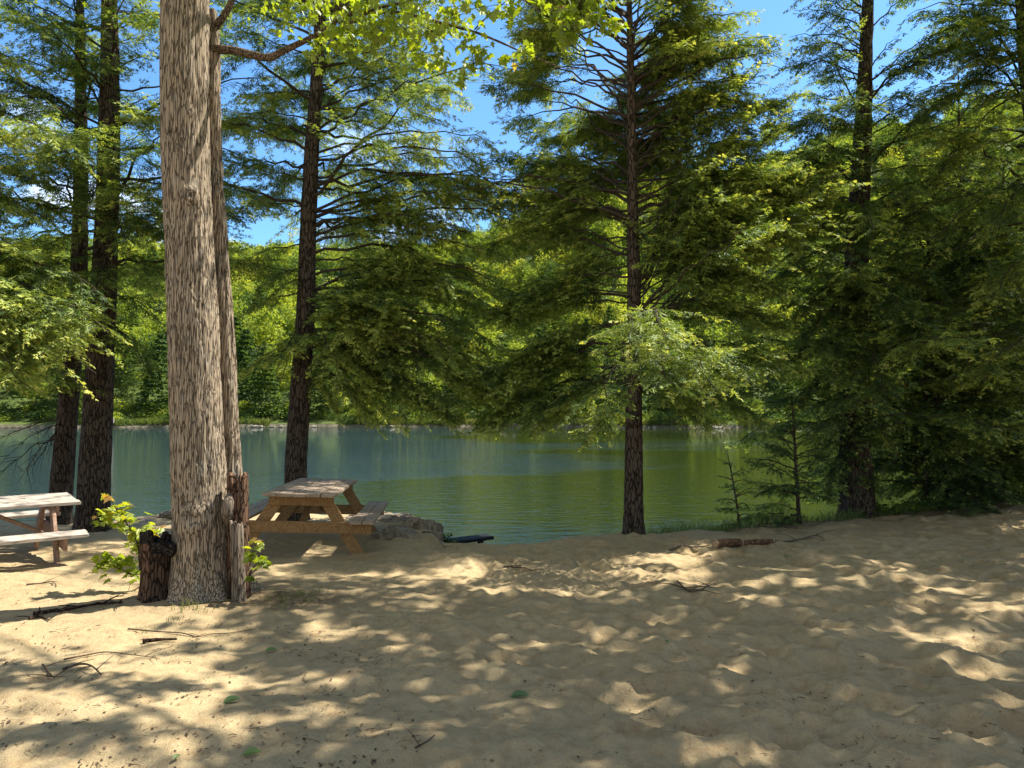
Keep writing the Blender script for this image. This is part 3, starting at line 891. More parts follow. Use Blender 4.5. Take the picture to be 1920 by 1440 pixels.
# far right hemlock, mostly outside the frame
hemlock('hemlock_tree', 'hemlock at the extreme right edge, only its upper trunk and long limbs in view',
        [(2010, 985, 52, 12.2), (1990, 700, 44, 12.2), (1960, 400, 34, 12.2), (1926, 150, 24, 12.2), (1914, 0, 18, 12.2), (1908, -300, 8, 12.2)],
        [(90, 1780, 20, 11.4, dict(dens=0.7)), (130, 1800, 120, 11.0, dict(dens=0.7)), (40, 1820, -40, 11.4, dict(dens=0.7)), (180, 1840, 200, 11.0, dict(dens=0.7)),
         (115, 1690, 260, 11.8), (170, 1760, 330, 11.4), (60, 1720, 120, 11.8), (20, 1700, 30, 11.8), (250, 1720, 360, 11.6), (330, 1740, 470, 11.2), (420, 1720, 520, 11.4), (520, 1760, 620, 11.0), (600, 1780, 720, 11.2), (480, 1850, 560, 10.4), (350, 1860, 440, 10.4)],
        50, 106, (2.6, 10.4), lambda h: 3.0 * (1 - h) ** 0.5 + 0.5, el=(35, -4), lit=0.7, tint=0.0)
# off the left edge, its boughs reach in
hemlock('hemlock_tree', 'hemlock beyond the left edge whose low feathery green boughs reach into view',
        [(-220, 1010, 60, 9.6), (-215, 600, 48, 9.6), (-210, 200, 34, 9.6), (-205, -250, 18, 9.6), (-203, -500, 6, 9.6)],
        [(500, 230, 640, 9.2), (540, 180, 700, 8.8), (460, 200, 560, 9.4), (560, 40, 700, 8.6), (520, 20, 600, 8.6), (500, 90, 660, 9.2), (480, 60, 560, 9.0), (520, 130, 640, 8.8), (560, 110, 700, 9.0), (600, 60, 730, 9.4), (540, 90, 610, 9.6), (420, 40, 470, 9.2), (330, 60, 400, 9.6), (230, 60, 270, 9.4), (120, 60, 120, 9.4), (590, 30, 690, 8.5)],
        8, 107, (4.4, 9.5), lambda h: 2.4 * (1 - h) ** 0.6 + 0.5, el=(30, 0), tint=0.10, dup=2)
# slim trees of the thicket on the right
THICK = [('slender dark hemlock in the right thicket, straight and nearest the massive trunk', [(1738, 950, 9, 13.4), (1735, 800, 8, 13.4), (1738, 560, 6, 13.4), (1740, 420, 2, 13.4)]),
         ('slender hemlock in the right thicket with a trunk leaning left, between two straight ones', [(1786, 952, 17, 13.6), (1766, 820, 13, 13.6), (1748, 660, 10, 13.6), (1742, 500, 5, 13.6), (1740, 420, 2, 13.6)]),
         ('tallest straight slender hemlock in the right thicket, its thin trunk visible up into the crown', [(1812, 945, 16, 13.8), (1804, 800, 12, 13.8), (1801, 500, 9, 13.8), (1798, 250, 5, 13.8), (1797, 140, 2, 13.8)]),
         ('thin young hemlock between the tallest slender trunk and the right edge', [(1842, 945, 9, 14.2), (1838, 800, 7, 14.2), (1840, 560, 5, 14.2), (1842, 400, 2, 14.2)]),
         ('straight slender hemlock nearest the right edge of the thicket', [(1884, 940, 14, 14.3), (1886, 720, 11, 14.3), (1884, 450, 7, 14.3), (1880, 260, 2, 14.3)])]
for k, (lb, tr) in enumerate(THICK):
    ztop = P(*tr[-1][:2], tr[-1][3])[2]
    hemlock('young_hemlock', lb, tr, [], 52, 120 + k, (0.35, ztop - 0.2), lambda h: 1.8 * (1 - h) ** 0.5 + 0.25, el=(30, -12), group='slender hemlocks of the right thicket',
            seg=14, bare=0.3, droop=0.14, tint=-0.14, wid=0.45)  # lowered tint puts the thicket's dark shade into the needle colour
# small hemlocks at the water's edge
hemlock('hemlock_sapling', 'thin hemlock sapling with wide drooping lower branches, left of the massive trunk',
        [(1499, 990, 9, 11.7), (1494, 900, 7, 11.7), (1488, 800, 4, 11.7), (1484, 740, 1.5, 11.7)],
        [(965, 1380, 975, 11.4), (955, 1420, 950, 11.2), (930, 1400, 905, 11.5), (900, 1410, 865, 11.6), (860, 1440, 835, 11.6), (900, 1570, 930, 11.6), (860, 1560, 860, 11.4), (820, 1450, 800, 11.6), (960, 1450, 1000, 11.0)],
        16, 130, (0.35, 1.55), lambda h: 0.8 * (1 - h) ** 0.6 + 0.15, el=(30, -8), group='hemlock saplings at the water edge', seg=10, tint=-0.06, bare=0.1, cat='sapling')
hemlock('hemlock_sapling', 'spindly nearly bare hemlock sapling at the water edge above the chopped logs',
        [(1389, 1012, 5, 11.1), (1382, 950, 4, 11.1), (1372, 890, 3, 11.1), (1364, 850, 1.2, 11.1)],
        [(985, 1340, 990, 11.0), (960, 1345, 955, 11.0), (930, 1415, 915, 11.1)],
        9, 131, (0.15, 0.95), lambda h: 0.35 * (1 - h) ** 0.6 + 0.1, el=(25, -5), group='hemlock saplings at the water edge', seg=8, tint=-0.08, bare=0.5, dens=0.7, cat='sapling')
# ------------------------------------------------------------------ maple
LEAF_H = np.array([(0, 0), (0.20, -0.10), (0.33, -0.02), (0.24, 0.14), (0.42, 0.20), (0.55, 0.40), (0.36, 0.40), (0.20, 0.46), (0.27, 0.64), (0.14, 0.70), (0, 1.0)])


def leaf_template():
    h = LEAF_H
    right = np.stack([h[:, 0], h[:, 1] - 0.1, -0.18 * h[:, 0] - 0.16 * h[:, 1] ** 2], 1)
    left = right * np.array([-1, 1, 1])
    return right, left[::-1]


_LR, _LL = leaf_template()


def leaves(mb, p, e, n, size, tint, mi=0):
    """maple leaves: base points, tip direction, normal, size"""
    e = nrm(e); s = nrm(np.cross(e, n)); n = np.cross(s, e)
    for tpl in (_LR, _LL):
        k = len(tpl)
        V = p[:, None, :] + size[:, None, None] * (tpl[None, :, 0:1] * s[:, None, :] + tpl[None, :, 1:2] * e[:, None, :] + tpl[None, :, 2:3] * n[:, None, :])
        mb.add(V.reshape(-1, 3), np.arange(len(p))[:, None] * k + np.arange(k), mi, np.clip(tint, 0, 1))


def leaf_cluster(mb, rng, c, rad, count, size, tint=0.5, flat=0.6, droop=0.5, petmat=None):
    o = rng.normal(size=(count, 3)) * np.array([1, 1, flat]) * rad * 0.5
    p = c + o
    az = rng.uniform(0, 6.283, count)
    e = np.stack([np.cos(az), np.sin(az), -rng.uniform(0.0, 2 * droop, count)], 1)
    n = nrm(UP + rng.normal(size=(count, 3)) * 0.35)
    leaves(mb, p, e, n, size * rng.uniform(0.6, 1.15, count), tint + rng.normal(size=count) * 0.16)
    if petmat is not None:
        for q in p[: max(2, count // 4)]:
            tube(mb, [c + (q - c) * 0.05, c + (q - c) * 0.6 + UP * 0.02, q], [0.003, 0.002, 0.0012], 4, petmat, cap=False)


def edge_trunk(rows, Y):
    pts = []; rad = []
    for py, l, r in rows:
        pts.append(P((l + r) / 2, py, Y)); rad.append(0.5 * (r - l) / F * Y)
    return np.array(pts), np.array(rad)


MY = 6.75
base = G(385, 1135)
maple = empty('maple_tree', (P(385, 1135, MY)[0], MY, gz(P(385, 1135, MY)[0], MY)), 'large grey barked maple in the left foreground with twin stems and bright overhanging leaves', 'maple tree')
pts, rad = edge_trunk([(1165, 312, 452), (1135, 316, 446), (1090, 321, 440), (1030, 323, 436), (960, 324, 431), (880, 321, 424), (780, 320, 417), (700, 318, 412), (600, 315, 409), (500, 311, 402),
                       (400, 307, 397), (300, 303, 393), (200, 302, 391), (100, 301, 391), (0, 302, 392), (-200, 304, 386), (-420, 308, 376), (-650, 312, 360)], MY)


def maple_disp(pos, dirs, an, rr):
    f = 27.0
    w = 0.6 * vn(pos[..., 0] * 5, pos[..., 1] * 5, pos[..., 2] * 1.6, 71)
    x = pos[..., 0] * f + w; y = pos[..., 1] * f + w; z = pos[..., 2] * f * 0.06
    r1 = np.abs(vn(x, y, z, 72)); r2 = np.abs(vn(x * 2.2, y * 2.2, z * 2.0 + 7, 73)); r3 = vn(x * 5, y * 5, z * 9, 74)
    dsp = 0.013 * (np.minimum(r1, 0.30) / 0.30 - 0.8) + 0.007 * (np.minimum(r2, 0.3) / 0.3 - 0.7) + 0.0022 * r3
    dsp += 0.03 * rr * fbm(pos[..., 0] * 2.5, pos[..., 1] * 2.5, pos[..., 2] * 0.9, 75, 2)
    # root flare in lobes near the ground
    zz = np.clip(pos[..., 2], 0, 3)
    dsp += 0.20 * np.exp(-zz / 0.15) * (0.35 + 0.65 * np.cos(an * 5 + 0.6) ** 2)
    # knots
    for (kp, amp_, sg) in KNOTS:
        d2 = np.sum((pos - kp) ** 2, -1)
        dsp += amp_ * np.exp(-d2 / (2 * sg ** 2)) - 1.5 * amp_ * np.exp(-d2 / (2 * (sg * 0.42) ** 2))
    return dsp


def front(px, py, r):
    return P(px, py, MY) + np.array([0, -r, 0])


KNOTS = [(front(374, 376, 0.19), 0.045, 0.05), (front(373, 222, 0.18), 0.02, 0.03), (front(385, 968, 0.2), 0.05, 0.08), (front(360, 925, 0.24), -0.02, 0.06),
         (front(340, 720, 0.2), 0.012, 0.05)]
tm = MB()
tp, tr = resample(pts, rad * 0.945, 760)
tube(tm, tp, tr, 150, 0, disp=maple_disp)
tm.build('trunk', M_MBARK, maple)
# second stem behind, on the right
KN0 = KNOTS; KNOTS = []
MY2 = 7.02
pts2, rad2 = edge_trunk([(1165, 400, 462), (1050, 405, 458), (950, 415, 455), (880, 417, 452), (800, 415, 447), (700, 411, 443), (600, 408, 437), (500, 402, 429), (420, 398, 424), (300, 391, 416), (200, 388, 413), (110, 386, 412), (60, 388, 410), (20, 388, 406)], MY2)
tm = MB()
tp2, tr2 = resample(pts2, rad2, 520)
tube(tm, tp2, tr2, 84, 0, disp=maple_disp)
tm.build('trunk', M_MBARK, maple)


def limb(parent, spec, n=60, seg=14, material=M_TWIG):
    b = MB()
    p = np.array([P(a, c, Y) for a, c, w, Y in spec]); r = np.array([0.38 * w / F * Y for a, c, w, Y in spec])
    tube(b, p, r, seg, 0, n=n, disp=bark_disp(0.0025, 30, 77))
    b.build('limb', material, parent)
    return resample(p, r, n)


M_LIMB = bark_mat('limb bark', (0.20, 0.15, 0.105), (0.05, 0.035, 0.025), 40, 14, hd=0.01)
lp, lr = limb(maple, [(400, 92, 26, 7.0), (440, 95, 20, 6.95), (500, 108, 20, 6.9), (526, 98, 17, 6.85), (560, 82, 15, 6.8), (600, 62, 13, 6.7), (640, 33, 11, 6.6), (690, 22, 10, 6.5), (760, 26, 9, 6.4), (830, 44, 8, 6.3), (890, 60, 6.5, 6.2),
                      (940, 80, 5.5, 6.1), (985, 100, 4, 6.05), (1060, 128, 2.5, 6.0), (1115, 122, 1.2, 6.0)], 90, 14, M_LIMB)
limb(maple, [(396, 60, 22, 7.0), (412, 40, 18, 7.0), (430, 12, 16, 7.0), (452, -40, 13, 6.9), (520, -120, 9, 6.7), (640, -160, 5, 6.4)], 40, 12, M_LIMB)
limb(maple, [(636, 42, 9, 6.6), (665, 40, 8, 6.5), (700, 18, 7, 6.4), (770, 0, 5, 6.3), (860, -40, 3, 6.2)], 30, 10, M_LIMB)
limb(maple, [(890, 55, 4, 6.2), (915, 30, 3.5, 6.1), (950, 2, 3, 6.05), (1000, -30, 2, 6.0)], 20, 8, M_LIMB)
limb(maple, [(640, -160, 6, 6.4), (800, -110, 5, 6.2), (940, -30, 4, 6.0), (1010, 20, 3, 5.9), (1060, 60, 2, 5.9), (1120, 40, 1, 5.9)], 40, 8, M_LIMB)
limb(maple, [(600, 62, 6, 6.7), (640, 90, 4.5, 6.6), (675, 100, 3.5, 6.5), (740, 85, 2.2, 6.4), (800, 70, 1.2, 6.4)], 24, 8, M_LIMB)
ml = MB()
mr_ = np.random.default_rng(44)
for (px, py, rp, cnt, Y) in [(545, 40, 30, 16, 6.6), (580, 20, 34, 18, 6.7), (612, 60, 34, 20, 6.6), (600, 95, 26, 10, 6.5), (650, 55, 34, 22, 6.4), (655, 85, 26, 12, 6.4), (690, 20, 40, 26, 6.4), (710, 55, 34, 20, 6.3), (705, 80, 26, 14, 6.3),
                             (745, 20, 40, 24, 6.3), (760, 55, 36, 20, 6.2), (770, 95, 26, 12, 6.2), (790, 110, 26, 12, 6.2), (815, 60, 36, 22, 6.1), (830, 105, 24, 14, 6.1), (850, 30, 40, 24, 6.1), (860, 148, 16, 8, 6.1), (880, 70, 24, 14, 6.1), (890, 120, 24, 14, 6.1), (905, 100, 18, 8, 6.1),
                             (900, 15, 36, 20, 6.0), (945, 25, 22, 12, 6.0), (955, 110, 12, 6, 6.0), (985, 92, 14, 6, 6.0), (1040, 20, 30, 20, 5.9), (1070, 50, 34, 24, 5.9), (1085, 15, 34, 24, 5.9), (1060, 72, 20, 12, 5.9), (1110, 40, 22, 14, 5.9), (1140, 40, 16, 8, 5.9), (1160, 45, 10, 6, 5.9), (1120, 5, 26, 14, 5.9),
                             (640, 5, 40, 22, 6.5), (720, -20, 50, 30, 6.3), (800, -10, 50, 28, 6.2), (560, -10, 40, 20, 6.6), (980, 0, 30, 12, 6.0), (500, 10, 20, 6, 6.7), (530, 15, 20, 8, 6.7)]:
    leaf_cluster(ml, mr_, P(px, py, Y), rp / F * Y * 1.2, int(cnt * 2.1), 0.078, 0.52, 0.8, 1.0, 1)
for k in range(150):                                            # the crown above the frame
    h = mr_.uniform(5.6, 11.5); a = mr_.uniform(0, 6.28); rr = mr_.uniform(0.5, 3.6)
    q = np.array([-2.7 + rr * math.cos(a), 6.8 + rr * 0.8 * math.sin(a), max(h, 5.9)])
    vx, vy = proj(q[None, :])
    if not keep_mask(q[None, :], 1.0, mr_)[0] or (vy[0] > -110 and vx[0] < 540):
        continue
    leaf_cluster(ml, mr_, q, 0.45, 24, 0.12, 0.5, 0.6, 0.4)
ml.build('crown', [M_MAPLE, M_LIMB], maple)

# ------------------------------------------------------------------ maples to the right of the photographer: they shade the sand
SHADERS = [(9.4, 4.2, 'maple outside the frame to the right, its crown shading the near sand'),
           (11.6, 9.6, 'taller maple outside the frame to the right, shading the far right sand'),
           (6.2, 0.4, 'maple beside the photographer outside the frame, shading the bottom of the view')]
srng = np.random.default_rng(401)
sh_c = []
for _ in range(60000):
    px, py = srng.uniform(-250, 2150), srng.uniform(1012, 1620)
    # uniform over the ground, not over the picture
    dr = ray(px, py); k = -CAMZ / dr[2]; gxp, gyp = dr[0] * k, dr[1] * k
    if srng.random() > (gyp / 11.0) ** 3 * 1.0:
        continue
    f = float(lit_fraction(np.array([px]), np.array([py]))[0])
    if srng.random() < min(1.0, f * 1.15):
        continue
    h = srng.uniform(6.4, 10.5)
    c = np.array([gxp, gyp, 0]) + SUN * (h / SUN[2])
    q = proj(c[None, :]); 
    if c[1] > 0.3 and -60 < q[0][0] < 1990 and q[1][0] > -45:
        continue
    sh_c.append(c)
sh_c = np.array(sh_c)
sh_c = sh_c[spot_mask(sh_c, srng)]
print('shade clusters', len(sh_c))
own = np.argmin(np.stack([np.hypot(sh_c[:, 0] - x, sh_c[:, 1] - y) for x, y, _ in SHADERS]), 0)
for k, (x, y, lb) in enumerate(SHADERS):
    root = empty('maple_tree', (x, y, gz(x, y)), lb, 'maple tree', 'shade trees outside the frame')
    tm = MB()
    tp, tr = resample([(x, y, -0.1), (x + 0.05, y, 5), (x, y + 0.1, 11.5)], [0.24, 0.17, 0.04], 60)
    tube(tm, tp, tr, 24, 0, disp=bark_disp(0.012, 10, 7 + k))
    tm.build('trunk', M_MBARK, root)
    cc = sh_c[own == k]
    cb = MB()
    for q in cc[::26]:
        a0 = np.array([x, y, max(3.5, q[2] - 0.55 * np.hypot(q[0] - x, q[1] - y))])
        a0[2] = min(a0[2], 10.5)
        md = a0 * 0.5 + q * 0.5 + srng.normal(size=3) * 0.2 + UP * 0.25
        pq = proj(np.stack([a0 * (1 - t) + md * t for t in (0, 0.3, 0.6, 1)] + [md * (1 - t) + q * t for t in (0.25, 0.5, 0.75)]))
        if np.any((pq[0] > -60) & (pq[0] < 1990) & (pq[1] > -50)):
            continue
        tube(cb, [a0, md, q], [0.05, 0.028, 0.006], 6, 1, n=10, cap=False)
    n = len(cc) * 7
    i = np.repeat(np.arange(len(cc)), 7)
    p = cc[i] + srng.normal(size=(n, 3)) * np.array([0.085, 0.085, 0.10])
    az = srng.uniform(0, 6.283, n)
    leaves(cb, p, np.stack([np.cos(az), np.sin(az), -srng.uniform(0, 0.7, n)], 1), nrm(UP + srng.normal(size=(n, 3)) * 0.35), 0.13 * srng.uniform(0.6, 1.15, n), 0.45 + srng.normal(size=n) * 0.15)
    cb.build('crown', [M_MAPLE, M_LIMB], root)

# ------------------------------------------------------------------ stumps against the maple
def lathe_stump(mb, rows, seg, disp, mi=0):
    tube(mb, [r[0] for r in rows], [r[1] for r in rows], seg, mi, n=70, disp=disp)


def stump_left():
    Y = 6.62
    c0 = P(296, 1135, Y); z0 = gz(c0[0], c0[1])
    st = empty('tree_stump', (c0[0], c0[1], z0), 'broken hollow stump, charred on top, against the left foot of the big maple', 'stump')
    outer = MB()
    seg = 64; rows = 46
    an = np.linspace(0, 2 * math.pi, seg, endpoint=False)
    top = 0.50 + 0.06 * vn(np.cos(an) * 2.2 + 3, np.sin(an) * 2.2, seed=80) + 0.04 * vn(np.cos(an) * 6, np.sin(an) * 6, seed=81)
    tt = np.linspace(0, 1, rows)
    A, T = np.meshgrid(an, tt)
    z = T * top[None, :]
    r = 0.128 + 0.07 * np.exp(-z / 0.10) + 0.016 * vn(np.cos(A) * 5, np.sin(A) * 5, z * 2.0, 82) + 0.009 * np.abs(vn(np.cos(A) * 14, np.sin(A) * 14, z * 4, 83))
    cx = c0[0] + 0.01 - 0.02 * T
    V = np.stack([cx + r * np.cos(A) * 1.05, c0[1] + r * np.sin(A), z0 - 0.08 + z * 1.16], -1)
    ri = r * 0.66
    Vi = np.stack([cx + ri * np.cos(A), c0[1] + ri * np.sin(A), z0 - 0.08 + z * 1.16], -1)[::-1]
    VV = np.concatenate([V, Vi[:30]])
    k = len(VV)
    i, j = np.meshgrid(np.arange(k - 1), np.arange(seg), indexing='ij')
    fq = np.stack([i * seg + j, i * seg + (j + 1) % seg, (i + 1) * seg + (j + 1) % seg, (i + 1) * seg + j], -1).reshape(-1, 4)
    cxm = np.cos(an[fq[:, 0] % seg]); row = fq[:, 0] // seg
    red = (cxm < -0.15) & (row < rows * 0.82) & (row > 2)
    char = row >= rows * 0.80
    outer.add(VV.reshape(-1, 3), fq[~red & ~char], 0, 0.5, True)
    b = outer.n - k * seg
    outer.f.append((fq[red] + b, 1, np.full(red.sum(), 0.5), True))
    outer.f.append((fq[char] + b, 2, np.full(char.sum(), 0.5), True))
    outer.build('shell', [M_DBARK, M_RED, M_CHAR], st)
    kb = MB()
    kc = P(318, 1030, Y - 0.10)
    tube(kb, [kc + np.array([-0.02, 0.12, -0.02]), kc + np.array([0.0, 0.0, 0]), kc + np.array([0.0, -0.035, 0.0])], [0.075, 0.062, 0.050], 20, 0, n=12, disp=bark_disp(0.006, 20, 5))
    kb.build('branch_collar', M_CHAR, st)


def stump_right():
    Y = 6.62
    c0 = P(447, 1130, Y); z0 = gz(c0[0], c0[1])
    st = empty('dead_stem', (c0[0], c0[1], z0), 'tall broken dark brown dead stem against the right side of the big maple', 'stump')
    def shell(name, cpx, topz, r0, squash, seed, m, y_off, jag):
        b = MB(); seg = 56; rows = 60
        an = np.linspace(0, 2 * math.pi, seg, endpoint=False)
        top = topz + jag * vn(np.cos(an) * 2.0 + 1, np.sin(an) * 2.0, seed=seed) + jag * 0.6 * vn(np.cos(an) * 7, np.sin(an) * 7, seed=seed + 1)
        A, T = np.meshgrid(an, np.linspace(0, 1, rows))
        z = T * top[None, :]
        r = r0 * (1 + 0.30 * np.exp(-z / 0.12)) + 0.012 * vn(np.cos(A) * 4, np.sin(A) * 4, z * 1.6, seed + 2) + 0.008 * np.abs(vn(np.cos(A) * 12, np.sin(A) * 12, z * 3, seed + 3))
        cx = P(cpx, 1100, Y)[0]
        V = np.stack([cx + r * np.cos(A) * squash - 0.035 * T, c0[1] + y_off + r * np.sin(A), z0 - 0.08 + z], -1)
        ri = r * 0.6
        Vi = np.stack([cx + ri * np.cos(A) * squash - 0.035 * T, c0[1] + y_off + ri * np.sin(A), z0 - 0.08 + z], -1)[::-1]
        VV = np.concatenate([V, Vi[:40]]); k = len(VV)
        i, j = np.meshgrid(np.arange(k - 1), np.arange(seg), indexing='ij')
        fq = np.stack([i * seg + j, i * seg + (j + 1) % seg, (i + 1) * seg + (j + 1) % seg, (i + 1) * seg + j], -1).reshape(-1, 4)
        b.add(VV.reshape(-1, 3), fq, 0, 0.5, True)
        b.build(name, m, st)
    shell('core', 447, 1.12, 0.088, 0.95, 91, M_RED, 0.03, 0.05)
    shell('bark_slab', 455, 0.74, 0.062, 0.8, 95, M_GREYW, -0.07, 0.03)
    kb = MB()
    kc = P(430, 950, Y - 0.05)
    tube(kb, [kc + np.array([-0.02, 0.06, -0.16]), kc + np.array([-0.012, -0.015, -0.06]), kc + np.array([0.0, -0.02, 0.04]), kc + np.array([0.0, 0.05, 0.12])], [0.03, 0.052, 0.05, 0.03], 18, 0, n=22, disp=bark_disp(0.005, 18, 9))
    kb.build('branch_collar', M_GREYW, st)


stump_left(); stump_right()

# ------------------------------------------------------------------ maple saplings
def sapling(label, stems, clusters, size, seed, tint=0.75):
    rng = np.random.default_rng(seed)
    b0 = G(*stems[0][0][:2])
    root = empty('maple_sapling', b0, label, 'sapling', 'maple saplings at the foot of the maple')
    sb = MB()
    for st in stems:
        p = np.array([P(a, c, Y) if Y else G(a, c) for a, c, w, Y in st]); Yl = p[:, 1]
        tube(sb, p, np.array([0.5 * w for _, _, w, _ in st]) / F * Yl, 6, 0, n=20)
    sb.build('stem', M_TWIG, root)
    fb = MB()
    for (px, py, rp, cnt, Y, tt) in clusters:
        leaf_cluster(fb, rng, P(px, py, Y), rp / F * Y * 1.1, int(cnt * 1.8), size, tt, 0.7, 0.45)
    fb.build('foliage', [M_MAPLE, M_TWIG], root)


SY = 7.15
sapling('bright yellow green maple sapling growing beside the charred stump on the left',
        [[(268, 1098, 5, None), (262, 1060, 4, SY), (258, 1020, 3.5, SY), (240, 985, 3, SY), (222, 960, 2.5, SY), (205, 932, 1.5, SY)],
         [(266, 1085, 3.5, SY), (235, 1072, 3, SY), (210, 1060, 2, SY), (190, 1055, 1.2, SY)],
         [(258, 1020, 2.5, SY), (275, 1000, 2, SY), (290, 995, 1.2, SY)]],
        [(205, 958, 22, 13, SY, 0.72), (230, 962, 24, 14, SY, 0.75), (195, 972, 16, 7, SY, 0.7), (240, 980, 18, 9, SY, 0.8), (222, 985, 16, 6, SY, 0.6), (282, 992, 20, 11, SY, 0.82), (258, 1000, 18, 9, SY, 0.75), (290, 1003, 12, 5, SY, 0.9), (262, 1026, 16, 7, SY, 0.7), (245, 1018, 12, 4, SY, 0.55),
         (200, 1052, 22, 14, SY, 0.6), (222, 1058, 24, 15, SY, 0.6), (190, 1062, 16, 8, SY, 0.65), (240, 1048, 16, 7, SY, 0.55), (255, 1080, 12, 5, SY, 0.4), (248, 1065, 14, 5, SY, 0.5), (206, 1040, 10, 3, SY, 0.6), (203, 930, 9, 4, SY, 0.99), (234, 942, 7, 3, SY, 0.99), (275, 1012, 12, 4, SY, 0.95)],
        0.088, 71)
sapling('small green maple sprout right of the dead stem, before the brown picnic table',
        [[(463, 1085, 4, None), (475, 1065, 3, 6.5), (490, 1050, 2, 6.5)], [(463, 1085, 3, 6.5), (480, 1068, 2, 6.5), (497, 1060, 1.5, 6.5)], [(465, 1070, 2, 6.5), (475, 1030, 1.5, 6.5), (482, 1018, 1, 6.5)]],
        [(480, 1018, 13, 6, 6.5, 0.8), (490, 1048, 15, 8, 6.5, 0.45), (500, 1055, 9, 3, 6.5, 0.45), (472, 1080, 9, 4, 6.5, 0.4), (472, 1035, 10, 4, 6.5, 0.6), (478, 1052, 10, 3, 6.5, 0.5)],
        0.078, 72)

# ------------------------------------------------------------------ picnic tables
def picnic_table(label, loc, rz, tilt, M_T, M_L, length=2.15, tw=0.82, H=0.73, boards=5, legw=0.14, group='picnic tables', bw=0.14, foot_sink=0.0, braces=True, thick=0.038):
    root = empty('picnic_table', (0, 0, 0), label, 'picnic table', group)
    rng = np.random.default_rng(int(abs(loc[0]) * 100))

    def add(name, f, m):
        b = MB(); f(b); return b.build(name, m, root)
    hl = length / 2
    X, Yv, Z = np.eye(3)

    def top(b):
        w = tw / boards
        for k in range(boards):
            x = -tw / 2 + w * (k + 0.5)
            box(b, (x, rng.normal() * 0.008, H - thick / 2 + rng.normal() * 0.002), X, Yv, Z, w / 2 - 0.0045, hl + rng.normal() * 0.006, thick / 2, 0, 0.004)
    add('tabletop', top, M_T)
    bo = 0.745
    for s in (-1, 1):
        def seat(b):
            for k in (-1, 1):
                box(b, (s * bo + k * 0.072, rng.normal() * 0.01, 0.445 - thick / 2), X, Yv, Z, 0.068, hl, thick / 2, 0, 0.004)
        add('bench', seat, M_T)
    for e in (-1, 1):
        y = e * (hl - 0.26)
        for s in (-1, 1):
            def leg(b):
                p = np.array([s * 0.245, y, H - thick - 0.003]); q = np.array([s * 0.72, y, -0.02 - foot_sink])
                d_ = (q - p) / np.linalg.norm(q - p)
                bar(b, p, q, 0.038, legw, up=np.cross(d_, (0, 1, 0)), bev=0.003)
            add('leg', leg, M_L)
        y2 = y + e * 0.041
        add('crossbeam', lambda b: bar(b, (-tw / 2 + 0.04, y2, H - thick - 0.062), (tw / 2 - 0.04, y2, H - thick - 0.062), 0.038, 0.115, bev=0.003), M_L)
        add('crossbeam', lambda b: bar(b, (-0.84, y2, 0.445 - thick - 0.072), (0.84, y2, 0.445 - thick - 0.072), 0.038, 0.135, bev=0.003), M_L)
        add('brace', lambda b: bar(b, (0, y - e * 0.045, 0.33), (0, e * 0.12, H - thick - 0.02), 0.085, 0.038, bev=0.003), M_L)
    root.location = loc
    root.rotation_euler = (tilt[0], tilt[1], rz)
    return root


picnic_table('brown stained picnic table on the sand by the lake, right of the big maple', (-2.62, 9.88, 0.0), R(5), (R(-0.5), R(2.0)), M_TOP, M_STAIN, length=2.25, tw=0.84, H=0.75)
picnic_table('bleached grey picnic table cut off by the left edge, beside the pair of hemlock trunks', (-6.12, 8.36, -0.03), R(-48.7), (R(0), R(3.5)), M_PALE, M_PINK, length=2.15, tw=0.78)

# ------------------------------------------------------------------ rocks
def rock_mat():
    m, nt = mat('lakeside rock')
    v = mapping(nt)
    n1 = noise(nt, v, 5.0, 7, 0.7, 0.5)
    n2 = noise(nt, v, 18.0, 5, 0.7)
    c = ramp(nt, [(0.28, (0.13, 0.10, 0.07)), (0.5, (0.31, 0.25, 0.175)), (0.75, (0.46, 0.385, 0.28))], n1).outputs['Color']
    c = mixc(nt, ramp(nt, [(0.36, (1, 1, 1)), (0.5, (0, 0, 0))], n2).outputs['Color'], c, (0.10, 0.08, 0.06))
    finish(nt, c, 0.9, mathn(nt, 'ADD', n1, mathn(nt, 'MULTIPLY', n2, 0.4)), 0.09, 1.0, 0.2)
    return m


M_ROCK = rock_mat()


def rock(name, label, c, r, seed, group=None, sub=5, rough=0.28, m=None, cat='rock'):
    bm = bmesh.new()
    bmesh.ops.create_icosphere(bm, subdivisions=sub, radius=1.0)
    v = np.array([q.co[:] for q in bm.verts])
    fs = np.array([[q.index for q in f.verts] for f in bm.faces])
    bm.free()
    k = 1 + rough * fbm(v[:, 0] * 1.1 + seed, v[:, 1] * 1.1, v[:, 2] * 1.1, seed, 5, 0.55) + 0.22 * np.abs(vn(v[:, 0] * 3 + seed, v[:, 1] * 3, v[:, 2] * 5, seed + 9)) - 0.1 + 0.07 * fbm(v[:, 0] * 8 + seed, v[:, 1] * 8, v[:, 2] * 10, seed + 4, 2)
    # a few broken facets
    rg_ = np.random.default_rng(seed)
    p = v * k[:, None]
    for _ in range(5):
        n = nrm(rg_.normal(size=3) + np.array([0, 0, 0.4])); dd = rg_.uniform(0.62, 0.85)
        t = p @ n - dd
        p = p - np.where(t > 0, t * 0.85, 0)[:, None] * n
    p = p * np.asarray(r) + np.asarray(c)
    b = MB(); b.add(p, fs, 0, 0.5, True)
    return tag(b.build(name, m or M_ROCK, origin=np.asarray(c)), label, cat, group)


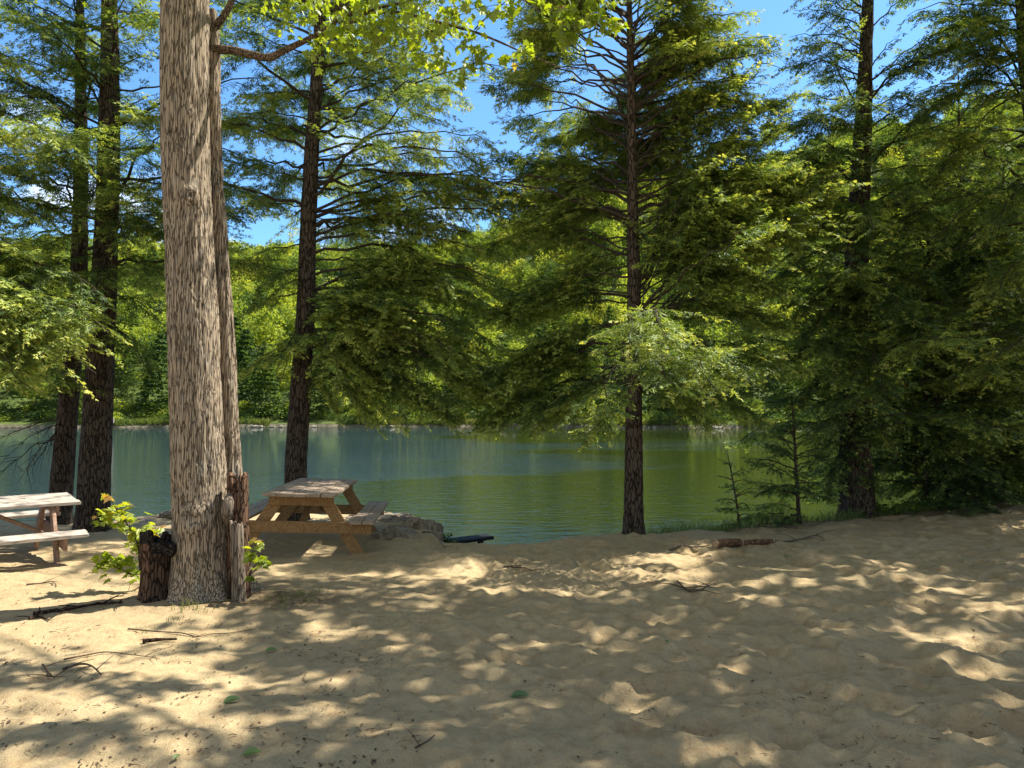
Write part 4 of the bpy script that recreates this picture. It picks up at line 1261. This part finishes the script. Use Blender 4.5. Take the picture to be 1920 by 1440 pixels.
rock('rock', 'craggy tan boulder in front of the dark outcrop, right of the brown picnic table', (-1.55, 10.35, -0.10), (0.33, 0.30, 0.26), 3)
rock('rock', 'larger weathered rock outcrop at the water edge right of the brown picnic table', (-1.32, 11.15, -0.18), (0.42, 0.38, 0.32), 5)
rock('rock', 'flat low rock ledge at the water edge behind the brown picnic table bench', (-2.15, 12.2, -0.12), (0.75, 0.45, 0.24), 8)
rock('rock', 'pale rounded rock at the water edge just left of the maple trunk', P(322, 968, 12.6), (0.20, 0.17, 0.13), 11)
rock('rock', 'low dark flat rock at the water edge behind the yellow green sapling', P(265, 982, 12.3), (0.32, 0.2, 0.10), 14)

# ------------------------------------------------------------------ black bench below the bank
bc = P(885, 1016, 11.4)
bn = empty('bench', (bc[0], bc[1], -0.9), 'low black bench half hidden below the sand edge by the water', 'bench')
b = MB(); bar(b, P(838, 1016, 11.25), P(918, 1006, 11.6), 0.30, 0.045); b.build('seat', M_BLACK, bn)
b = MB(); bar(b, P(842, 1019, 11.26), P(911, 1010, 11.58), 0.10, 0.04); b.build('apron', M_BLACK, bn)
for (px, Y) in ((901, 11.5), (852, 11.3)):
    b = MB(); q = P(px, 1013, Y); bar(b, q, q - UP * 0.95, 0.09, 0.09, up=(0, 1, 0)); b.build('leg', M_BLACK, bn)

# bush beside the rock
def bush(label, c, r, n, size, seed, tint, name='shrub', stems=7):
    rng = np.random.default_rng(seed)
    root = empty(name, c, label, 'shrub')
    c = np.asarray(c, float)
    sb = MB(); fb = MB()
    for k in range(stems):
        d_ = np.array([rng.normal() * r[0] * 0.6, rng.normal() * r[1] * 0.6, r[2] * rng.uniform(0.7, 1.1)])
        tube(sb, [c, c + d_ * 0.5 + rng.normal(size=3) * 0.03, c + d_], [0.008, 0.005, 0.002], 5, 0, n=8)
    sb.build('stem', M_TWIG, root)
    o = nrm(rng.normal(size=(n, 3))) * (rng.random((n, 1)) ** 0.5)
    p = c + o * np.asarray(r) + UP * r[2] * 0.9
    az = rng.uniform(0, 6.283, n); e = np.stack([np.cos(az), np.sin(az), rng.uniform(-0.5, 0.4, n)], 1); e = nrm(e)
    nn = nrm(UP + rng.normal(size=(n, 3)) * 0.6); s = nrm(np.cross(e, nn)); l = (size * rng.uniform(0.6, 1.3, n))[:, None]
    V = np.stack([p, p + e * l * 0.45 + s * l * 0.3, p + e * l, p + e * l * 0.45 - s * l * 0.3], 1)
    fb.add(V.reshape(-1, 3), np.arange(n)[:, None] * 4 + np.arange(4), 0, np.clip(tint + rng.normal(size=n) * 0.15, 0, 1))
    fb.build('foliage', M_FAR, root)


bush('dark green leafy shrub between the tan boulder and the black bench', (-0.98, 11.1, -0.62), (0.24, 0.22, 0.30), 900, 0.05, 55, 0.25)

# ------------------------------------------------------------------ logs
M_LOG = bark_mat('peeling log bark', (0.24, 0.14, 0.08), (0.055, 0.03, 0.018), 30, 30, hd=0.015)
M_CUT = wood_mat('cut log end', (0.34, 0.22, 0.13), (0.50, 0.36, 0.22))


def log(label, a, b, r, seed):
    pa, pb = G(*a), G(*b)
    pa = pa + UP * r * 0.8; pb = pb + UP * r * 0.8
    root = empty('log', (pa + pb) / 2 - UP * r * 0.8, label, 'log', 'chopped logs on the sand')
    bb = MB(); tube(bb, [pa, (pa + pb) / 2 + UP * 0.004, pb], [r, r * 1.03, r * 0.97], 30, 0, n=46, disp=bark_disp(0.008, 22, seed), cap=False)
    bb.build('bark', M_LOG, root)
    d_ = nrm(pb - pa)
    for q, s in ((pa, 1), (pb, -1)):
        cb = MB(); tube(cb, [q + d_ * s * 0.004, q + d_ * s * 0.02], [r * 0.985, r * 0.985], 30, 0); cb.build('cut_end', M_CUT, root)


log('thicker reddish chopped log on the sand edge, left of the two', (1340, 1027), (1390, 1023), 0.052, 31)
log('thinner dark chopped log on the sand edge, right of the two', (1396, 1022), (1450, 1020), 0.035, 32)

# ------------------------------------------------------------------ fallen sticks and branches
def stick(label, pix, w, seed, side=0, m=None, lift=0.01, cat='stick', name='fallen_stick', sidelen=0.15, arch=0.0):
    rng = np.random.default_rng(seed)
    p = np.array([G(a, c) for a, c in pix])
    t = np.linspace(0, 1, len(p))
    p[:, 2] += lift + w * 0.5 + arch * np.sin(t * math.pi)
    c0 = p.mean(0)
    b = MB()
    pp, rr = resample(p, np.linspace(w, w * 0.4, len(p)), 8 * len(p))
    pp[:, 2] = np.maximum(pp[:, 2], [gz(q[0], q[1]) + w * 0.3 for q in pp])
    tube(b, pp, rr, 7, 0, disp=bark_disp(w * 0.12, 40, seed))
    for k in range(side):
        i0 = rng.integers(2, len(pp) - 1); a = pp[i0]
        az = rng.uniform(0, 6.28); l = sidelen * rng.uniform(0.5, 1.3)
        e = a + np.array([math.cos(az) * l, math.sin(az) * l, rng.uniform(0.0, 0.35) * l])
        e[2] = max(e[2], gz(e[0], e[1]) + 0.008)
        mid = (a + e) / 2 + rng.normal(size=3) * 0.03 * l + UP * 0.06 * l
        tube(b, [a, mid, e], [w * 0.5, w * 0.35, w * 0.15], 5, 0, n=8)
    tag(b.build(name, m or M_TWIG, origin=c0), label, cat)


M_STICK = bark_mat('dry stick bark', (0.16, 0.115, 0.08), (0.05, 0.035, 0.025), 60, 60, hd=0.003)
stick('long thin stick lying on the sand below the maple trunk', [(240, 1182), (290, 1187), (340, 1190), (370, 1197), (395, 1192), (430, 1190), (480, 1182)], 0.006, 1, 2, M_STICK)
stick('short thick dark stick on the shaded sand below the maple', [(268, 1207), (300, 1204), (332, 1203)], 0.018, 2, 0, M_DBARK)
stick('curved pale brown twig on the sand near the left bottom, bowed upward', [(117, 1259), (150, 1257), (172, 1261), (190, 1270)], 0.009, 3, 3, M_STICK, arch=0.03)
stick('spiky dead twig with upright side shoots near the left edge of the sand', [(80, 1250), (92, 1266), (102, 1275)], 0.007, 4, 5, M_STICK)
stick('bare dead branch with many side twigs on the sand right of centre', [(1270, 1092), (1282, 1104), (1295, 1112), (1315, 1108), (1330, 1101)], 0.009, 5, 9, M_STICK, sidelen=0.3, name='fallen_branch', cat='branch')
stick('small bare dead branch on the sunlit sand edge in the middle', [(945, 1062), (965, 1066), (985, 1067), (1000, 1072)], 0.008, 6, 9, M_STICK, sidelen=0.3, name='fallen_branch', cat='branch')
stick('pale bare root curving down from the tan boulder to the sand', [(792, 1000), (806, 1012), (818, 1020), (834, 1031)], 0.014, 7, 1, M_GREYW, arch=0.10, name='bare_root', cat='root')
stick('grey forked dead branch on the shaded sand right of the chopped logs', [(1452, 1018), (1480, 1017), (1510, 1012), (1530, 1006), (1545, 1014)], 0.014, 8, 4, M_GREYW, sidelen=0.5, name='fallen_branch', cat='branch')
stick('whitish driftwood stick on the sand edge left of the chopped logs', [(1255, 1031), (1275, 1027), (1300, 1027), (1330, 1026)], 0.016, 9, 3, M_GREYW, cat='driftwood', name='driftwood')
stick('dark gnarled surface root on the sand left of the stump', [(62, 1155), (95, 1150), (125, 1147), (160, 1140), (200, 1135), (230, 1133)], 0.017, 10, 10, M_DBARK, sidelen=0.2, name='surface_root', cat='root')
stick('second dark root just below the gnarled one left of the stump', [(55, 1163), (75, 1160), (92, 1166)], 0.012, 11, 3, M_DBARK, name='surface_root', cat='root')
stick('thin curved twig on the sand under the grey picnic table', [(50, 1098), (80, 1096), (98, 1093), (106, 1102)], 0.008, 12, 2, M_STICK)
stick('long dark twig half buried in the sand at lower left', [(120, 1240), (160, 1232), (200, 1226), (250, 1232), (300, 1238)], 0.006, 13, 3, M_STICK)
stick('short dark twig on the shaded sand at bottom centre', [(778, 1407), (800, 1395), (815, 1383)], 0.006, 14, 1, M_STICK)

# green fallen leaves
def fallen_leaf(label, px, py, size, az, tint=0.35):
    p = G(px, py, 0.02)
    b = MB()
    e = nrm(np.array([math.cos(az), math.sin(az), 0.10])); n_ = nrm(np.array([0.15, -0.35, 1.0])); q_ = nrm(np.cross(e, n_))
    tt = np.linspace(0, 1, 7); wd = 0.26 * np.sin(np.pi * tt ** 0.85) * (1 - 0.15 * tt)
    mid = p + (e * (tt[:, None] - 0.5) - UP * (0.25 * (tt[:, None] - 0.5) ** 2)) * size
    for sg in (1, -1):
        ed = mid + (q_ * sg * wd[:, None] + UP * 0.35 * wd[:, None]) * size
        V = np.stack([mid, ed], 1).reshape(-1, 3)
        k = np.arange(6)[:, None] * 2
        b.add(V, k + np.array([[0, 1, 3, 2]]), 0, tint, True)
    tag(b.build('fallen_leaf', [M_FALLEN], origin=p), label, 'leaf', 'green leaves fallen on the sand')


M_FALLEN = leaf_mat('fallen green leaf', [(0.0, (0.05, 0.12, 0.015)), (1.0, (0.17, 0.27, 0.035))], 0.3, (1.2, 1.1, 0.5), 0.08)
fallen_leaf('green leaf on the sand right below the maple trunk', 508, 1223, 0.085, 0.2)
fallen_leaf('narrow green leaf on the sand in the lower left, midway to the bottom edge', 435, 1318, 0.10, 0.5, 0.3)
fallen_leaf('green leaf on the sand close to the bottom edge, left of centre', 472, 1418, 0.095, 0.1, 0.7)
fallen_leaf('tiny green leaf on the sand close to the bottom edge, left of a larger one', 331, 1426, 0.05, 1.2, 0.8)
fallen_leaf('dark green leaf lying in the shade near the bottom centre', 975, 1309, 0.12, 0.0, 0.05)
fallen_leaf('little green leaf in a sun patch right of centre on the sand', 1250, 1207, 0.055, 2.0, 0.5)

# ------------------------------------------------------------------ litter and grass
lt = MB(); lrng = np.random.default_rng(77)
M_LITTER = leaf_mat('dry litter', [(0.0, (0.05, 0.032, 0.02)), (0.5, (0.13, 0.08, 0.048)), (1.0, (0.27, 0.18, 0.11))], 0.1, (1, 1, 1), 0.03)
cent = [(lrng.uniform(-60, 1980) if i_ % 3 else lrng.uniform(-60, 800), lrng.uniform(1060, 1460)) for i_ in range(110)]
for k in range(3000):
    if k < 900:
        px, py = lrng.uniform(-60, 1980), 1030 + 420 * lrng.random() ** 1.1
    else:
        c = cent[lrng.integers(len(cent))]; px, py = c[0] + lrng.normal() * 38, c[1] + lrng.normal() * 8
    if py < 1030 or (px > 800 and k % 5 < 3):
        continue
    p = G(px, py)
    if p[1] > float(ylip(np.array([p[0]]))[0]) + 0.2:
        continue
    az = lrng.uniform(0, 6.28); tw_ = (k % 9 == 0)
    l = 0.006 + 0.022 * lrng.random() ** 2 if not tw_ else 0.03 + 0.08 * lrng.random() ** 2
    d_ = np.array([math.cos(az), math.sin(az), lrng.uniform(-0.1, 0.35)]); s = np.array([-math.sin(az), math.cos(az), lrng.uniform(-0.3, 0.3)])
    w = l * lrng.uniform(0.2, 0.45) if not tw_ else lrng.uniform(0.0012, 0.0026)
    p = p + UP * 0.006
    if not tw_:
        lt.add([p, p + d_ * l * 0.5 + s * w, p + d_ * l + UP * 0.003, p + d_ * l * 0.5 - s * w], [[0, 1, 2, 3]], 0, lrng.random() ** 1.5)
    else:
        q = p + d_ * l * np.array([1, 1, 0.3])
        mid = (p + q) / 2 + lrng.normal(size=3) * 0.05 * l + UP * 0.003
        tube(lt, [p, mid, q], [w, w * 0.8, w * 0.4], 4, 0, cap=False, tint=lrng.random() * 0.5, smooth=False)
tag(lt.build('leaf_litter', M_LITTER), 'brown twigs, cone bits and dry leaf flakes scattered over the sand', 'litter', kind='stuff')


def blades(mb, rng, p, n, h, spread, tint):
    az = rng.uniform(0, 6.28, n)
    b = p + np.stack([rng.normal(size=n) * spread, rng.normal(size=n) * spread * 0.7, np.zeros(n)], 1)
    hh = h * rng.uniform(0.45, 1.15, n)
    lean = np.stack([np.cos(az), np.sin(az), np.zeros(n)], 1) * (hh * rng.uniform(0.15, 0.7, n))[:, None]
    s = np.stack([-np.sin(az + 1), np.cos(az + 1), np.zeros(n)], 1) * (0.0022 + 0.006 * h)
    m_ = b + lean * 0.35 + UP * (hh * 0.62)[:, None]; t_ = b + lean + UP * hh[:, None]
    V = np.stack([b - s, b + s, m_ + s * 0.8, t_, m_ - s * 0.8], 1)
    mb.add(V.reshape(-1, 3), np.arange(n)[:, None] * 5 + np.arange(5), 0, np.clip(tint + rng.normal(size=n) * 0.2, 0, 1))


gb = MB(); grng = np.random.default_rng(99)
for (px, py, n, h) in [(352, 1138, 14, 0.09), (370, 1142, 10, 0.08), (345, 1145, 14, 0.07), (375, 1148, 8, 0.05), (272, 1188, 8, 0.06), (545, 1125, 14, 0.10), (560, 1118, 14, 0.11), (600, 1112, 10, 0.09), (510, 1130, 10, 0.07), (430, 1128, 10, 0.06), (250, 1110, 4, 0.12),
                       (530, 1140, 14, 0.06), (580, 1128, 12, 0.07), (560, 1090, 5, 0.07), (1475, 1045, 16, 0.07), (330, 1165, 10, 0.05)]:
    blades(gb, grng, G(px, py), n, h, 0.05, 0.75)
for k in range(900):
    x = grng.uniform(1.9, 11.0); y = float(ylip(np.array([x]))[0]) + abs(grng.normal()) * 0.5 - 0.12 - (0.25 if x > 5 else 0)
    blades(gb, grng, np.array([x, y, gz(x, y)]), 7, grng.uniform(0.08, 0.22), 0.06, 0.35 if grng.random() < 0.8 else 0.8)
tag(gb.build('grass', M_GREEN), 'short grass along the sand edge and tufts at the maple foot', 'grass', kind='stuff')

# leafy plants at the right edge of the sand
cv = MB(); crng = np.random.default_rng(98)
for k in range(420):
    x = crng.uniform(5.6, 11.5); y = float(ylip(np.array([x]))[0]) + crng.uniform(-0.5, 0.7)
    p = np.array([x, y, gz(x, y)])
    h = crng.uniform(0.06, 0.26)
    n = 7
    az = crng.uniform(0, 6.28, n); q = p + np.stack([crng.normal(size=n) * 0.06, crng.normal(size=n) * 0.06, h * crng.uniform(0.5, 1.1, n)], 1)
    leaves(cv, q, np.stack([np.cos(az), np.sin(az), -0.2 + 0 * az], 1), nrm(UP + crng.normal(size=(n, 3)) * 0.3), 0.075 * crng.uniform(0.6, 1.2, n), 0.4 + crng.normal(size=n) * 0.15)
tag(cv.build('ground_cover', M_FAR), 'low leafy green plants under the trees at the right edge of the sand', 'ground cover', kind='stuff')

# ------------------------------------------------------------------ far shore: forest, grass, stones
def far_crown(rng, kind, h, w, n, size):
    """returns quads of one far crown centred on the trunk foot"""
    if kind == 'broad':
        nl = rng.integers(11, 17)
        lc = nrm(rng.normal(size=(nl, 3)))
        lc = lc * np.array([w * 0.34, w * 0.34, h * 0.27]) * rng.uniform(0.5, 1.15, (nl, 1)) + np.array([0, 0, h * 0.60])
        lr_ = rng.uniform(0.16, 0.27, nl) * w
        k = rng.integers(0, nl, n)
        o = nrm(rng.normal(size=(n, 3)) + np.array([0, 0, 0.25]))
        p = lc[k] + o * (lr_[k] * rng.random(n) ** 0.25)[:, None] * np.array([1, 1, 0.8])
        nn = nrm(o + rng.normal(size=(n, 3)) * 0.7)
    else:
        u = rng.random(n) ** 0.8
        z = h * (0.12 + 0.88 * u)
        lay = np.round(z / (h * 0.07)) * h * 0.07
        rr = w * 0.5 * (1.03 - u) ** 0.8 * (0.45 + 0.55 * rng.random(n) ** 0.5)
        az = rng.integers(0, 9, n) * 0.7 + lay * 3.1 + rng.normal(size=n) * 0.25
        p = np.stack([rr * np.cos(az), rr * np.sin(az), lay + rng.normal(size=n) * h * 0.012 - rr * 0.12], 1)
        nn = nrm(np.array([0, 0, 1.0]) + rng.normal(size=(n, 3)) * 0.6)
    a = nrm(np.cross(nn, rng.normal(size=(n, 3)))); b = np.cross(nn, a)
    s = (size * rng.uniform(0.6, 1.3, n))[:, None]
    V = np.stack([p - a * s, p - b * s * 0.55 + a * s * 0.1, p + a * s, p + b * s * 0.55], 1)
    return V


frng = np.random.default_rng(301)
TPL = [far_crown(frng, 'broad', 14, 9, 1100, 0.36) for _ in range(4)] + [far_crown(frng, 'conifer', 15, 8.5, 1300, 0.42) for _ in range(3)]


def place_far(mb, tpl, x, y, sc, tint, rz):
    V = tpl.reshape(-1, 3) * np.array([sc, sc, sc])
    c, s = math.cos(rz), math.sin(rz)
    V = np.stack([V[:, 0] * c - V[:, 1] * s + x, V[:, 0] * s + V[:, 1] * c + y, V[:, 2] + float(hill_h(np.array([x]), np.array([y]))[0]) - 0.5], 1)
    n = len(tpl)
    mb.add(V, np.arange(n)[:, None] * 4 + np.arange(4), 0, np.clip(tint + frng.normal(size=n) * 0.08, 0, 1))


def far_trunk(mb, x, y, h, r):
    z = float(hill_h(np.array([x]), np.array([y]))[0])
    tube(mb, [(x, y, z - 0.5), (x + 0.2, y, z + h * 0.5), (x, y, z + h * 0.9)], [r, r * 0.7, r * 0.2], 6, 0, cap=False)


wood = MB()
cnt = 0
SHR = [far_crown(frng, 'broad', 5.0, 6.5, 420, 0.26) * np.array([1, 1, 0.8]) - np.array([0, 0, 1.2]) for _ in range(3)]
for xx in np.arange(-125, 125, 2.6):
    for off in (2.6, 6.0, 10.5):
        x = xx + frng.normal() * 1.3
        if off < 4 and vn(np.array([x / 8]), np.array([1.0]), seed=96)[0] > 0.05:
            continue
        y = float(shore_y(np.array([x]))[0]) + off + frng.normal() * 0.9
        place_far(wood, SHR[frng.integers(3)], x, y, frng.uniform(0.55, 1.15), frng.choice([0.15, 0.3, 0.45, 0.7]) + frng.normal() * 0.05, frng.uniform(0, 6.28))
for yy in np.concatenate([[146, 150, 155], np.arange(161, 345, 7.6)]):
    half = (0.72 * yy + 12)
    for xx in np.arange(-half, half + 25, 7.4):
        x = xx + frng.normal() * 2.2; y = yy + frng.normal() * 2.2
        if y < shore_y(np.array([x]))[0] + 2.2:
            continue
        low = yy < 170
        kind = frng.random()
        if kind < (0.4 if low else 0.13 if yy < 250 else 0.0):
            t = TPL[4 + frng.integers(3)]; tint = frng.uniform(0.10, 0.36); sc = frng.uniform(0.75, 1.15)
        else:
            t = TPL[frng.integers(4)]; tint = frng.choice([0.25, 0.40, 0.52, 0.66, 0.85], p=[0.2, 0.25, 0.25, 0.2, 0.1]) + frng.normal() * 0.04; sc = frng.uniform(0.75, 1.2)
        place_far(wood, t, x, y, sc, tint, frng.uniform(0, 6.28)); cnt += 1
tag(wood.build('far_wood', M_FAR), 'bright spring woodland covering the hillside across the lake', 'woodland', kind='stuff')

SKY_TREES = [(955, 232, 1.25, 0, 0.85, 'rounded yellow green treetop highest on the far ridge in the central sky gap'),
             (1020, 226, 1.2, 1, 0.72, 'green rounded treetop just right of the highest yellow green one on the far ridge'),
             (765, 200, 1.0, 5, 0.2, 'dark pointed conifer on the far shore seen between the hemlock boughs left of centre'),
             (1010, 160, 1.05, 4, 0.22, 'dark conifer low on the far shore directly behind the middle of the lake'),
             (480, 240, 1.1, 2, 0.8, 'pale green treetop on the far ridge just right of the maple trunk'),
             (1300, 165, 1.0, 6, 0.3, 'dull green conifer on the far shore right of the slim straight hemlock'),
             (880, 158, 0.7, 3, 0.9, 'small bright yellow green tree by the far waterline in the middle')]
for (px, Y, sc, ti, tint, lb) in SKY_TREES:
    x = (px - 960) / F * Y
    Y = max(Y, float(shore_y(np.array([x]))[0]) + 6)
    z = float(hill_h(np.array([x]), np.array([Y]))[0])
    root = empty('far_tree', (x, Y, z), lb, 'tree', 'single trees across the lake')
    b = MB(); far_trunk(b, x, Y, 13 * sc, 0.28 * sc); b.build('trunk', M_HBARK, root)
    b = MB(); place_far(b, TPL[ti], x, Y, sc, tint, 1.0 + px); b.build('crown', M_FAR, root)

sg = MB()
n = 26000
x = frng.uniform(-125, 125, n); sy = shore_y(x)
y = sy + 0.15 + np.abs(frng.normal(size=n)) * 1.4
dense = fbm(x / 9, x * 0 + 2, seed=91, oct=2) > -0.4
x, y = x[dense], y[dense]; n = len(x)
z = hill_h(x, y)
h = frng.uniform(0.35, 1.1, n)
az = frng.uniform(0, 6.28, n)
b0 = np.stack([x, y, z], 1); s = np.stack([np.cos(az), np.sin(az), 0 * az], 1) * 0.09
t_ = b0 + UP * h[:, None] + np.stack([frng.normal(size=n), frng.normal(size=n), 0 * az], 1) * 0.2
sg.add(np.stack([b0 - s, b0 + s, t_ + s * 0.3, t_ - s * 0.3], 1).reshape(-1, 3), np.arange(n)[:, None] * 4 + np.arange(4), 0, np.clip(0.6 + 0.25 * vn(x / 7, x * 0, seed=92) + frng.normal(size=n) * 0.12, 0, 1))
tag(sg.build('shore_grass', M_GREEN), 'bright grass and reeds along the far waterline', 'grass', kind='stuff')

st = MB()
bm = bmesh.new(); bmesh.ops.create_icosphere(bm, subdivisions=2, radius=1.0)
iv = np.array([q.co[:] for q in bm.verts]); ifc = np.array([[q.index for q in f.verts] for f in bm.faces]); bm.free()
for k in range(200):
    x = frng.uniform(-110, 110)
    if vn(np.array([x / 6]), np.array([3.0]), seed=95)[0] < -0.1:
        continue
    x = x; y = float(shore_y(np.array([x]))[0]) + frng.normal() * 0.5 - 0.9
    r = frng.uniform(0.12, 0.45) * (1.5 if frng.random() < 0.1 else 1)
    v_ = iv * (1 + 0.25 * vn(iv[:, 0] * 1.6 + k, iv[:, 1] * 1.6, iv[:, 2] * 1.6, k))[:, None] * np.array([r * 1.4, r, r * 0.7])
    st.add(v_ + np.array([x, y, max(WATER, float(hill_h(np.array([x]), np.array([y]))[0])) + r * 0.2]), ifc, 0, 0.5, False)
m, nt = mat('shore stone')
finish(nt, ramp(nt, [(0.3, (0.13, 0.11, 0.09)), (0.7, (0.34, 0.31, 0.26))], noise(nt, mapping(nt), 0.8, 4)).outputs['Color'], 0.9)
tag(st.build('shore_stones', m), 'pale stones lining the far waterline', 'stones', kind='stuff')
b = MB(); xq = P(940, 797, 141.5)[0]; c0 = np.array([xq, float(shore_y(np.array([xq]))[0]) - 0.3, WATER + 0.3]); tube(b, [c0 + np.array([-2.6, 0.2, 0.0]), c0 + np.array([0, 0.3, 0.1]), c0 + np.array([2.6, 0.9, 0.5])], [0.2, 0.18, 0.1], 10, 0, n=14)
tag(b.build('driftwood', M_GREYW, origin=c0), 'pale fallen trunk lying on the far waterline near the middle', 'driftwood')
rock('rock', 'whitish boulder on the far waterline seen right of the left hemlock trunks', P(208, 789, 140), (0.8, 0.6, 0.8), 21, sub=3, m=m)

# ------------------------------------------------------------------ sky
w = bpy.data.worlds.new('World')
scene.world = w
w.use_nodes = True
nt = w.node_tree
nt.nodes.clear()
sky = N(nt, 'ShaderNodeTexSky', sky_type='NISHITA', sun_disc=False)
sky.sun_elevation = R(SUN_EL)
sky.sun_rotation = R(90 - SUN_AZ)
sky.air_density = 1.0; sky.dust_density = 0.3; sky.ozone_density = 2.5
tc = N(nt, 'ShaderNodeTexCoord')
mp_ = N(nt, 'ShaderNodeMapping'); mp_.inputs['Scale'].default_value = (1, 1, 2.6)
L(nt, tc.outputs['Generated'], mp_.inputs['Vector'])
cn = noise(nt, mp_.outputs[0], 4.2, 7, 0.6, 0.2)
sep = N(nt, 'ShaderNodeSeparateXYZ'); L(nt, tc.outputs['Generated'], sep.inputs[0])
low = N(nt, 'ShaderNodeMapRange'); low.inputs['From Min'].default_value = 0.40; low.inputs['From Max'].default_value = 0.22
L(nt, sep.outputs['Z'], low.inputs['Value'])
lft = N(nt, 'ShaderNodeMapRange'); lft.inputs['From Min'].default_value = -0.05; lft.inputs['From Max'].default_value = -0.25
L(nt, sep.outputs['X'], lft.inputs['Value'])
cm = ramp(nt, [(0.50, (0, 0, 0)), (0.64, (1, 1, 1))], cn).outputs['Color']
cf = mathn(nt, 'MULTIPLY', mathn(nt, 'MULTIPLY', cm, low.outputs[0]), lft.outputs[0])
skb = mixc(nt, 1.0, sky.outputs[0], (0.62, 0.92, 1.12), 'MULTIPLY')
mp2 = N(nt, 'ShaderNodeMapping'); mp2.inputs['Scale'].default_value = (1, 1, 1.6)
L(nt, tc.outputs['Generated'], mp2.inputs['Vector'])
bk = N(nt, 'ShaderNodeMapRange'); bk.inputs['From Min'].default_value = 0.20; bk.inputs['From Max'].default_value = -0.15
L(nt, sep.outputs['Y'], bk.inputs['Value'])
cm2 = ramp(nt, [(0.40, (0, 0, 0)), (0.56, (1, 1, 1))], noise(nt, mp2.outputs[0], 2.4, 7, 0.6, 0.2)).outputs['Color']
skb = mixc(nt, mathn(nt, 'MULTIPLY', cm2, bk.outputs[0]), skb, (2.8, 2.7, 2.4))  # unseen pale clouds behind the camera, added as neutral fill light
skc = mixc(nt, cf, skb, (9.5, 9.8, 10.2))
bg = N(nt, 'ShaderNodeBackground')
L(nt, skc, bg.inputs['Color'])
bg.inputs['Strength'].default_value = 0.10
ow = N(nt, 'ShaderNodeOutputWorld')
L(nt, bg.outputs[0], ow.inputs['Surface'])

# ------------------------------------------------------------------ render
vs = scene.view_settings
vs.view_transform = 'Standard'; vs.look = 'None'; vs.exposure = 1.28; vs.gamma = 1.0
scene.render.engine = 'CYCLES'
scene.cycles.max_bounces = 8
scene.cycles.diffuse_bounces = 4
scene.cycles.transmission_bounces = 4
scene.cycles.glossy_bounces = 3
scene.cycles.use_denoising = True
